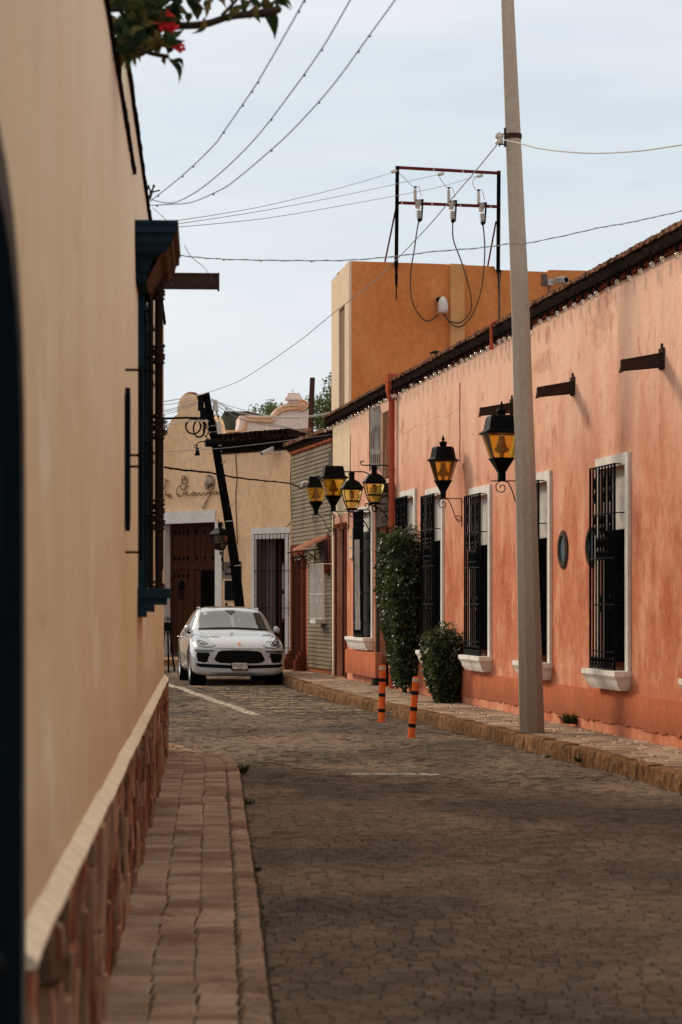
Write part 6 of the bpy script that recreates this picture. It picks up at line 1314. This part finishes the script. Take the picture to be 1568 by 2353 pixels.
me.from_pydata(vs, [], fs); bm = bmesh.new(); bm.from_mesh(me); bmesh.ops.recalc_face_normals(bm, faces=bm.faces); bm.to_mesh(me); bm.free()
tmp = bpy.data.objects.new('tmp', me); C.objects.link(tmp); sm = tmp.modifiers.new('s', 'SUBSURF'); sm.levels = sm.render_levels = 2
def evalmesh(o):
    bpy.context.view_layer.update(); dg = bpy.context.evaluated_depsgraph_get(); return bpy.data.meshes.new_from_object(o.evaluated_get(dg))
sub = evalmesh(tmp); tmp.modifiers.clear(); tmp.data = sub
bvh = BVHTree.FromPolygons([v.co.copy() for v in sub.vertices], [tuple(p.vertices) for p in sub.polygons])
WX, WR, WYF, WYR = .83, .375, .93, 3.74
cut = MB()
for y in (WYF, WYR):
    for s in (-1, 1): cut.lathe((s*.62, y, .39), [(.435, 0), (.435, .5)], 28, axis=(s, 0, 0))
cmm = mk('cut', cut, m_black); bo_ = tmp.modifiers.new('b', 'BOOLEAN'); bo_.object = cmm; bo_.operation = 'DIFFERENCE'; bo_.solver = 'EXACT'
body_me = evalmesh(tmp); bpy.data.objects.remove(tmp); bpy.data.objects.remove(cmm)
m_paint = mat('white_car_paint', (.40, .395, .39), .28, coat=1.0, spec=.5, fine=0)
m_glass = mat('car_glass', (.030, .036, .030), .05, spec=.6, coat=.5, fine=0)
m_blackp = mat('black_trim', (.004, .004, .004), .7, spec=.06, fine=0); m_tyre = mat('tyre_rubber', (.006, .006, .006), .9, fine=.1, bscale=60, spec=.1)
m_chrome = mat('alloy', (.55, .55, .55), .25, metal=.9, fine=0); m_lens = mat('clear_lamp_lens', (.26, .26, .255), .08, coat=1, spec=.8, metal=.3, fine=0); m_lensd = mat('lamp_black_core', (.03, .03, .032), .12, spec=.8, fine=0)
m_brn = mat('tinted_roof_glass', (.035, .02, .014), .05, coat=1, spec=.8, fine=0)
mb = MB(); mb.add([cw_(v.co) for v in body_me.vertices], [tuple(p.vertices) for p in body_me.polygons]); bodyo = car.part('body', mb, m_paint, smooth=38)
def decal(poly, axis, off, cell=.04, thick=.004, side=1):
    """outline drawn in a flat view, wrapped on the body surface as a thin shell. axis 'f': (x,z) from the front, 's': (y,z) from a side, 't': (x,y) from above"""
    bm = bmesh.new(); vv = [bm.verts.new((a, b, 0)) for a, b in poly]; bm.faces.new(vv); bmesh.ops.triangulate(bm, faces=bm.faces)
    ax0 = min(a for a, b in poly); ax1 = max(a for a, b in poly); bx0 = min(b for a, b in poly); bx1 = max(b for a, b in poly)
    k = ax0+cell
    while k < ax1: bmesh.ops.bisect_plane(bm, geom=bm.verts[:]+bm.edges[:]+bm.faces[:], plane_co=(k, 0, 0), plane_no=(1, 0, 0)); k += cell
    k = bx0+cell
    while k < bx1: bmesh.ops.bisect_plane(bm, geom=bm.verts[:]+bm.edges[:]+bm.faces[:], plane_co=(0, k, 0), plane_no=(0, 1, 0)); k += cell
    out = []; inn = []
    for v in bm.verts:
        a, b = v.co.x, v.co.y
        if axis == 'f': o, d = Vector((a, -2, b)), Vector((0, 1, 0))
        elif axis == 's': o, d = Vector((3*side, a, b)), Vector((-side, 0, 0))
        else: o, d = Vector((a, b, 4)), Vector((0, 0, -1))
        h, n, _, _ = bvh.ray_cast(o, d)
        if h is None: h = o+d*2.5; n = -d
        if n.dot(d) > 0: n = -n
        n = (n-d*.4).normalized(); out.append(h+n*off); inn.append(h+n*(off-thick))
    bm.verts.index_update(); F_ = [tuple(v.index for v in f.verts) for f in bm.faces]; n = len(out)
    E = [(e.verts[0].index, e.verts[1].index) for e in bm.edges if len(e.link_faces) == 1]; bm.free()
    m = MB(); m.add([cw_(p) for p in out+inn], F_+[tuple(n+i for i in reversed(f)) for f in F_]+[(a, b, n+b, n+a) for a, b in E]); return m
# glazing
ws = decal([(-.70, 1.12), (-.40, 1.135), (0, 1.145), (.40, 1.135), (.70, 1.12), (.68, 1.30), (.62, 1.455), (.3, 1.495), (0, 1.505), (-.3, 1.495), (-.62, 1.455), (-.68, 1.30)], 'f', .006, .05)
wso = car.part('windscreen', ws, m_glass, smooth=60)
fr = decal([(-.73, 1.105), (0, 1.128), (.73, 1.105), (.72, 1.128), (.4, 1.15), (0, 1.16), (-.4, 1.15), (-.72, 1.128)], 'f', .010, .05); car.part('wiper_cowl', fr, m_blackp, smooth=60)
mr_ = decal([(-.10, 1.508), (.10, 1.508), (.10, 1.47), (.05, 1.45), (.04, 1.425), (-.04, 1.425), (-.05, 1.45), (-.10, 1.47)], 'f', .009, .05); car.part('mirror_mount', mr_, mat('mirror_grey', (.10, .10, .095), .3, fine=0), wso)
stk = decal([(-.565, 1.455), (-.50, 1.46), (-.50, 1.40), (-.57, 1.40)], 'f', .010, .05); car.part('window_sticker', stk, m_camw, wso)
for s in (-1, 1):
    sg = decal([(1.72, 1.09), (2.7, 1.10), (2.75, 1.50), (2.45, 1.475), (2.1, 1.37)], 's', .006, .07, side=s); car.part('side_window', sg, m_glass, smooth=60)
    sg = decal([(2.80, 1.10), (3.85, 1.13), (3.95, 1.20), (3.55, 1.42), (2.83, 1.49)], 's', .006, .07, side=s); car.part('side_window', sg, m_glass, smooth=60)
    dl_ = decal([(1.45, .25), (3.25, .25), (3.25, .30), (1.45, .30)], 's', .006, .1, side=s); car.part('sill_trim', dl_, m_blackp)
    for y0 in (2.35, 3.35):
        h = MB(); h.tube([cw_((s*.955, y0, .93)), cw_((s*.985, y0+.03, .935)), cw_((s*.985, y0+.17, .935)), cw_((s*.955, y0+.2, .93))], .014, 6); car.part('door_handle', h, m_chrome, smooth=True)
    vn = decal([(1.42, .42), (1.68, .42), (1.60, .66), (1.42, .70)], 's', .006, .1, side=s); car.part('side_vent', vn, m_blackp)
    rl = MB(); rl.tube(smooth_pts([cw_((s*.60, 2.30, 1.50)), cw_((s*.61, 2.45, 1.55)), cw_((s*.61, 2.6, 1.56)), cw_((s*.60, 3.3, 1.545)), cw_((s*.57, 3.6, 1.50))], 4), .014, 6); car.part('roof_rail', rl, m_alu, smooth=True)
    mi = MB(); rings = []
    for x, r_, zo in ((.855, .02, -.03), (.865, .055, -.01), (.90, .078, .0), (.95, .074, -.005), (.985, .045, -.02), (.99, .01, -.03)):
        rings.append([cw_((s*x, 1.68+.09*math.cos(t)*r_/.095, 1.13+zo+r_*.95*math.sin(t))) for t in [2*math.pi*k/14 for k in range(14)]])
    mi.loft(rings); mo = car.part('wing_mirror', mi, m_paint, smooth=True); mi = MB(); mi.tube([cw_((s*.84, 1.60, .98)), cw_((s*.87, 1.66, 1.03)), cw_((s*.93, 1.68, 1.045))], [.035, .03, .02], 8); car.part('mirror_foot', mi, m_blackp, mo, smooth=True)
rf = decal([(-.46, 2.38), (.46, 2.38), (.45, 3.5), (-.45, 3.5)], 't', .006, .12); car.part('sunroof', rf, m_brn, smooth=60)
# face
grl = decal([(-.36, .705), (-.18, .715), (0, .718), (.18, .715), (.36, .705), (.43, .68), (.50, .56), (.505, .53), (.47, .49), (.38, .462), (0, .452), (-.38, .462), (-.47, .49), (-.505, .53), (-.50, .56), (-.43, .68)], 'f', .004, .04); gro = car.part('grille', grl, m_blackp, smooth=60)
gb_ = MB()
for z in (.52, .57, .62, .67): gb_.add(*(lambda m: (m.v, m.f))(decal([(-.43, z), (.43, z), (.43, z+.008), (-.43, z+.008)], 'f', .008, .06)))
car.part('grille_bars', gb_, mat('grille_bar', (.02, .02, .021), .4, fine=0), gro)
for s in (-1, 1):
    ik = decal([(s*x, z) for x, z in ((.60, .665), (.85, .665), (.86, .60), (.835, .49), (.70, .465), (.645, .485), (.625, .57))], 'f', .004, .04); io = car.part('air_intake', ik, m_blackp, smooth=60)
    lt_ = decal([(s*x, z) for x, z in ((.52, .715), (.885, .72), (.885, .70), (.88, .675), (.53, .685))], 'f', .014, .04, thick=.02); car.part('light_bar', lt_, m_lensd, io, smooth=60)
    fn_ = decal([(s*x, z) for x, z in ((.57, .60), (.66, .63), (.66, .585))], 'f', .012, .04, thick=.02); car.part('intake_fin', fn_, m_blackp, io)
    hp = [(.48, .815), (.55, .785), (.68, .775), (.80, .79), (.885, .86), (.895, .93), (.87, .985), (.82, 1.0), (.72, .975), (.60, .905)]
    hb_ = decal([(s*(.69+(x-.69)*1.06), .88+(z-.88)*1.09) for x, z in hp], 'f', .003, .03, thick=.008); car.part('headlight_seal', hb_, m_blackp, smooth=60)
    hl = decal([(s*x, z) for x, z in hp], 'f', .006, .03, thick=.01); ho_ = car.part('headlight', hl, m_lens, smooth=60)
    hc = decal([(s*x, z) for x, z in ((.62, .835), (.70, .80), (.79, .815), (.835, .87), (.82, .905), (.74, .90))], 'f', .0085, .03); car.part('lamp_core', hc, m_lensd, ho_, smooth=60)
    for (x, z) in ((.66, .85), (.74, .86), (.69, .825), (.77, .845)):
        h, n, _, _ = bvh.ray_cast(Vector((s*x, -2, z)), Vector((0, 1, 0))); b_ = MB(); b_.ball(cw_(h+n*.01), .014, 8); car.part('lamp_point', b_, m_chrome, ho_, smooth=True)
    cr_ = decal([(s*x, y) for x, y in ((.50, .36), (.508, .36), (.585, 1.15), (.572, 1.15))], 't', .006, .05, thick=.01); car.part('bonnet_crease', cr_, m_paint, smooth=60)
lb_ = decal([(-.86, .455), (-.80, .445), (0, .415), (.80, .445), (.86, .455), (.86, .40), (.78, .375), (0, .345), (-.78, .375), (-.86, .40)], 'f', .004, .05); car.part('lower_intake', lb_, m_blackp, smooth=60)
sp__ = decal([(-.55, .275), (.55, .275), (.60, .225), (-.60, .225)], 'f', .005, .06); car.part('skid_plate', sp__, mat('grey_valance', (.16, .16, .16), .5, fine=0), smooth=60)
sm_ = decal([(-.88, .745), (-.6, .755), (-.3, .752), (0, .75), (.3, .752), (.6, .755), (.88, .745), (.88, .751), (.6, .761), (.3, .758), (0, .756), (-.3, .758), (-.6, .761), (-.88, .751)], 'f', .0025, .05); car.part('bonnet_gap', sm_, m_blackp)
# number plate and crest
pf = MB(); c = cw_((0, -.045, .405)); xx, zz = ex_*math.cos(ROLL)-UPV*math.sin(ROLL), UPV
def cb(m, x0, x1, y0, y1, z0, z1): m.hexa([c+xx*a+ey_*b+zz*d for d in (z0, z1) for a, b in ((x0, y0), (x1, y0), (x1, y1), (x0, y1))])
cb(pf, -.165, .165, 0, .05, -.085, .09); pfo = car.part('plate_frame', pf, m_blackp)
pp_ = MB(); cb(pp_, -.15, .15, -.006, 0, -.062, .062); npl = car.part('number_plate', pp_, mat('plate_white', (.60, .55, .50), .5, fine=.05), pfo)
tx = text_mb('UYU-075-C', .092, (0, 0, 0), (1, 0, 0), (0, 0, 1), .0015, .001); wd_ = max(v.x for v in tx.v)-min(v.x for v in tx.v)
tx.v = [c+zz*(.006+v.z)-ey_*(.008-v.y)+xx*(v.x*.272/wd_) for v in tx.v]; car.part('plate_lettering', tx, m_blackp, pfo)
cb2 = MB()
for (a, b) in ((-.06, .06),): cb(cb2, a, b, -.008, -.006, -.056, -.046)
for x in (-.13, .13): cb(cb2, x-.008, x+.008, -.008, -.006, -.055, -.043); cb(cb2, x-.006, x+.006, -.008, -.006, .045, .055)
car.part('plate_marks', cb2, m_blackp, pfo)
h, n, _, _ = bvh.ray_cast(Vector((0, -2, .835)), Vector((0, 1, 0)))
cst = decal([(-.026, .865), (0, .87), (.026, .865), (.028, .835), (.02, .81), (0, .797), (-.02, .81), (-.028, .835)], 'f', .006, .02); crs = car.part('crest_badge', cst, mat('gold_enamel', (.60, .30, .14), .3, metal=.5, fine=0), smooth=60)
cst = decal([(-.020, .848), (-.002, .848), (-.002, .834), (-.020, .834)], 'f', .008, .02); car.part('crest_field', cst, m_flower, crs); cst = decal([(.002, .832), (.020, .832), (.014, .815), (.002, .808)], 'f', .008, .02); car.part('crest_field', cst, m_flower, crs)
# wheels
for y in (WYF, WYR):
    for s in (-1, 1):
        o = cw_((s*.66, y, .375)); o.z = .375+(0 if s < 0 else -.0); ax = ex_*s
        t = MB(); t.lathe(o, [(.25, 0), (.35, .0), (.37, .02), (.377, .06), (.377, .22), (.37, .262), (.345, .28), (.275, .275), (.27, .2), (.25, .2), (.25, 0)], 36, axis=ax); w_ = car.part('wheel', t, m_tyre, smooth=50)
        r_ = MB(); r_.lathe(o, [(.272, .12), (.272, .262), (.262, .268), (.255, .25), (.25, .15)], 32, axis=ax); r_.lathe(o, [(0, .19), (.05, .20), (.045, .235), (0, .24)], 12, axis=ax)
        u1 = ax.cross(UPV).normalized()
        for k in range(5):
            for dd_ in (-.14, .14):
                a = k*2*math.pi/5+dd_; a2 = k*2*math.pi/5+dd_*1.3; d1 = u1*math.cos(a)+UPV*math.sin(a); d2 = u1*math.cos(a2)+UPV*math.sin(a2); r_.tube([o+ax*.225+d1*.04, o+ax*.235+d2*.15, o+ax*.255+d2*.265], [.02, .015, .016], 5)
        car.part('rim', r_, m_chrome, w_, smooth=40)
        dk = MB(); dk.lathe(o, [(0, .10), (.17, .10), (.17, .14), (0, .14)], 20, axis=ax); car.part('brake_disc', dk, m_blackp, w_)
        ah = MB(); oo = cw_((s*.62, y, .39)); 
        ah.lathe(oo, [(.434, 0), (.434, .27), (.40, .2), (.40, 0)], 24, axis=ax); car.part('wheel_arch', ah, m_blackp)
ub = MB(); ub.hexa([cw_(p) for p in ((-.70, .5, .2), (.70, .5, .2), (.7, 4.3, .2), (-.7, 4.3, .2), (-.6, .5, .45), (.6, .5, .45), (.6, 4.3, .45), (-.6, 4.3, .45))]); car.part('underbody', ub, m_blackp)
# the hidden seats: dark shapes are covered by reflective glass
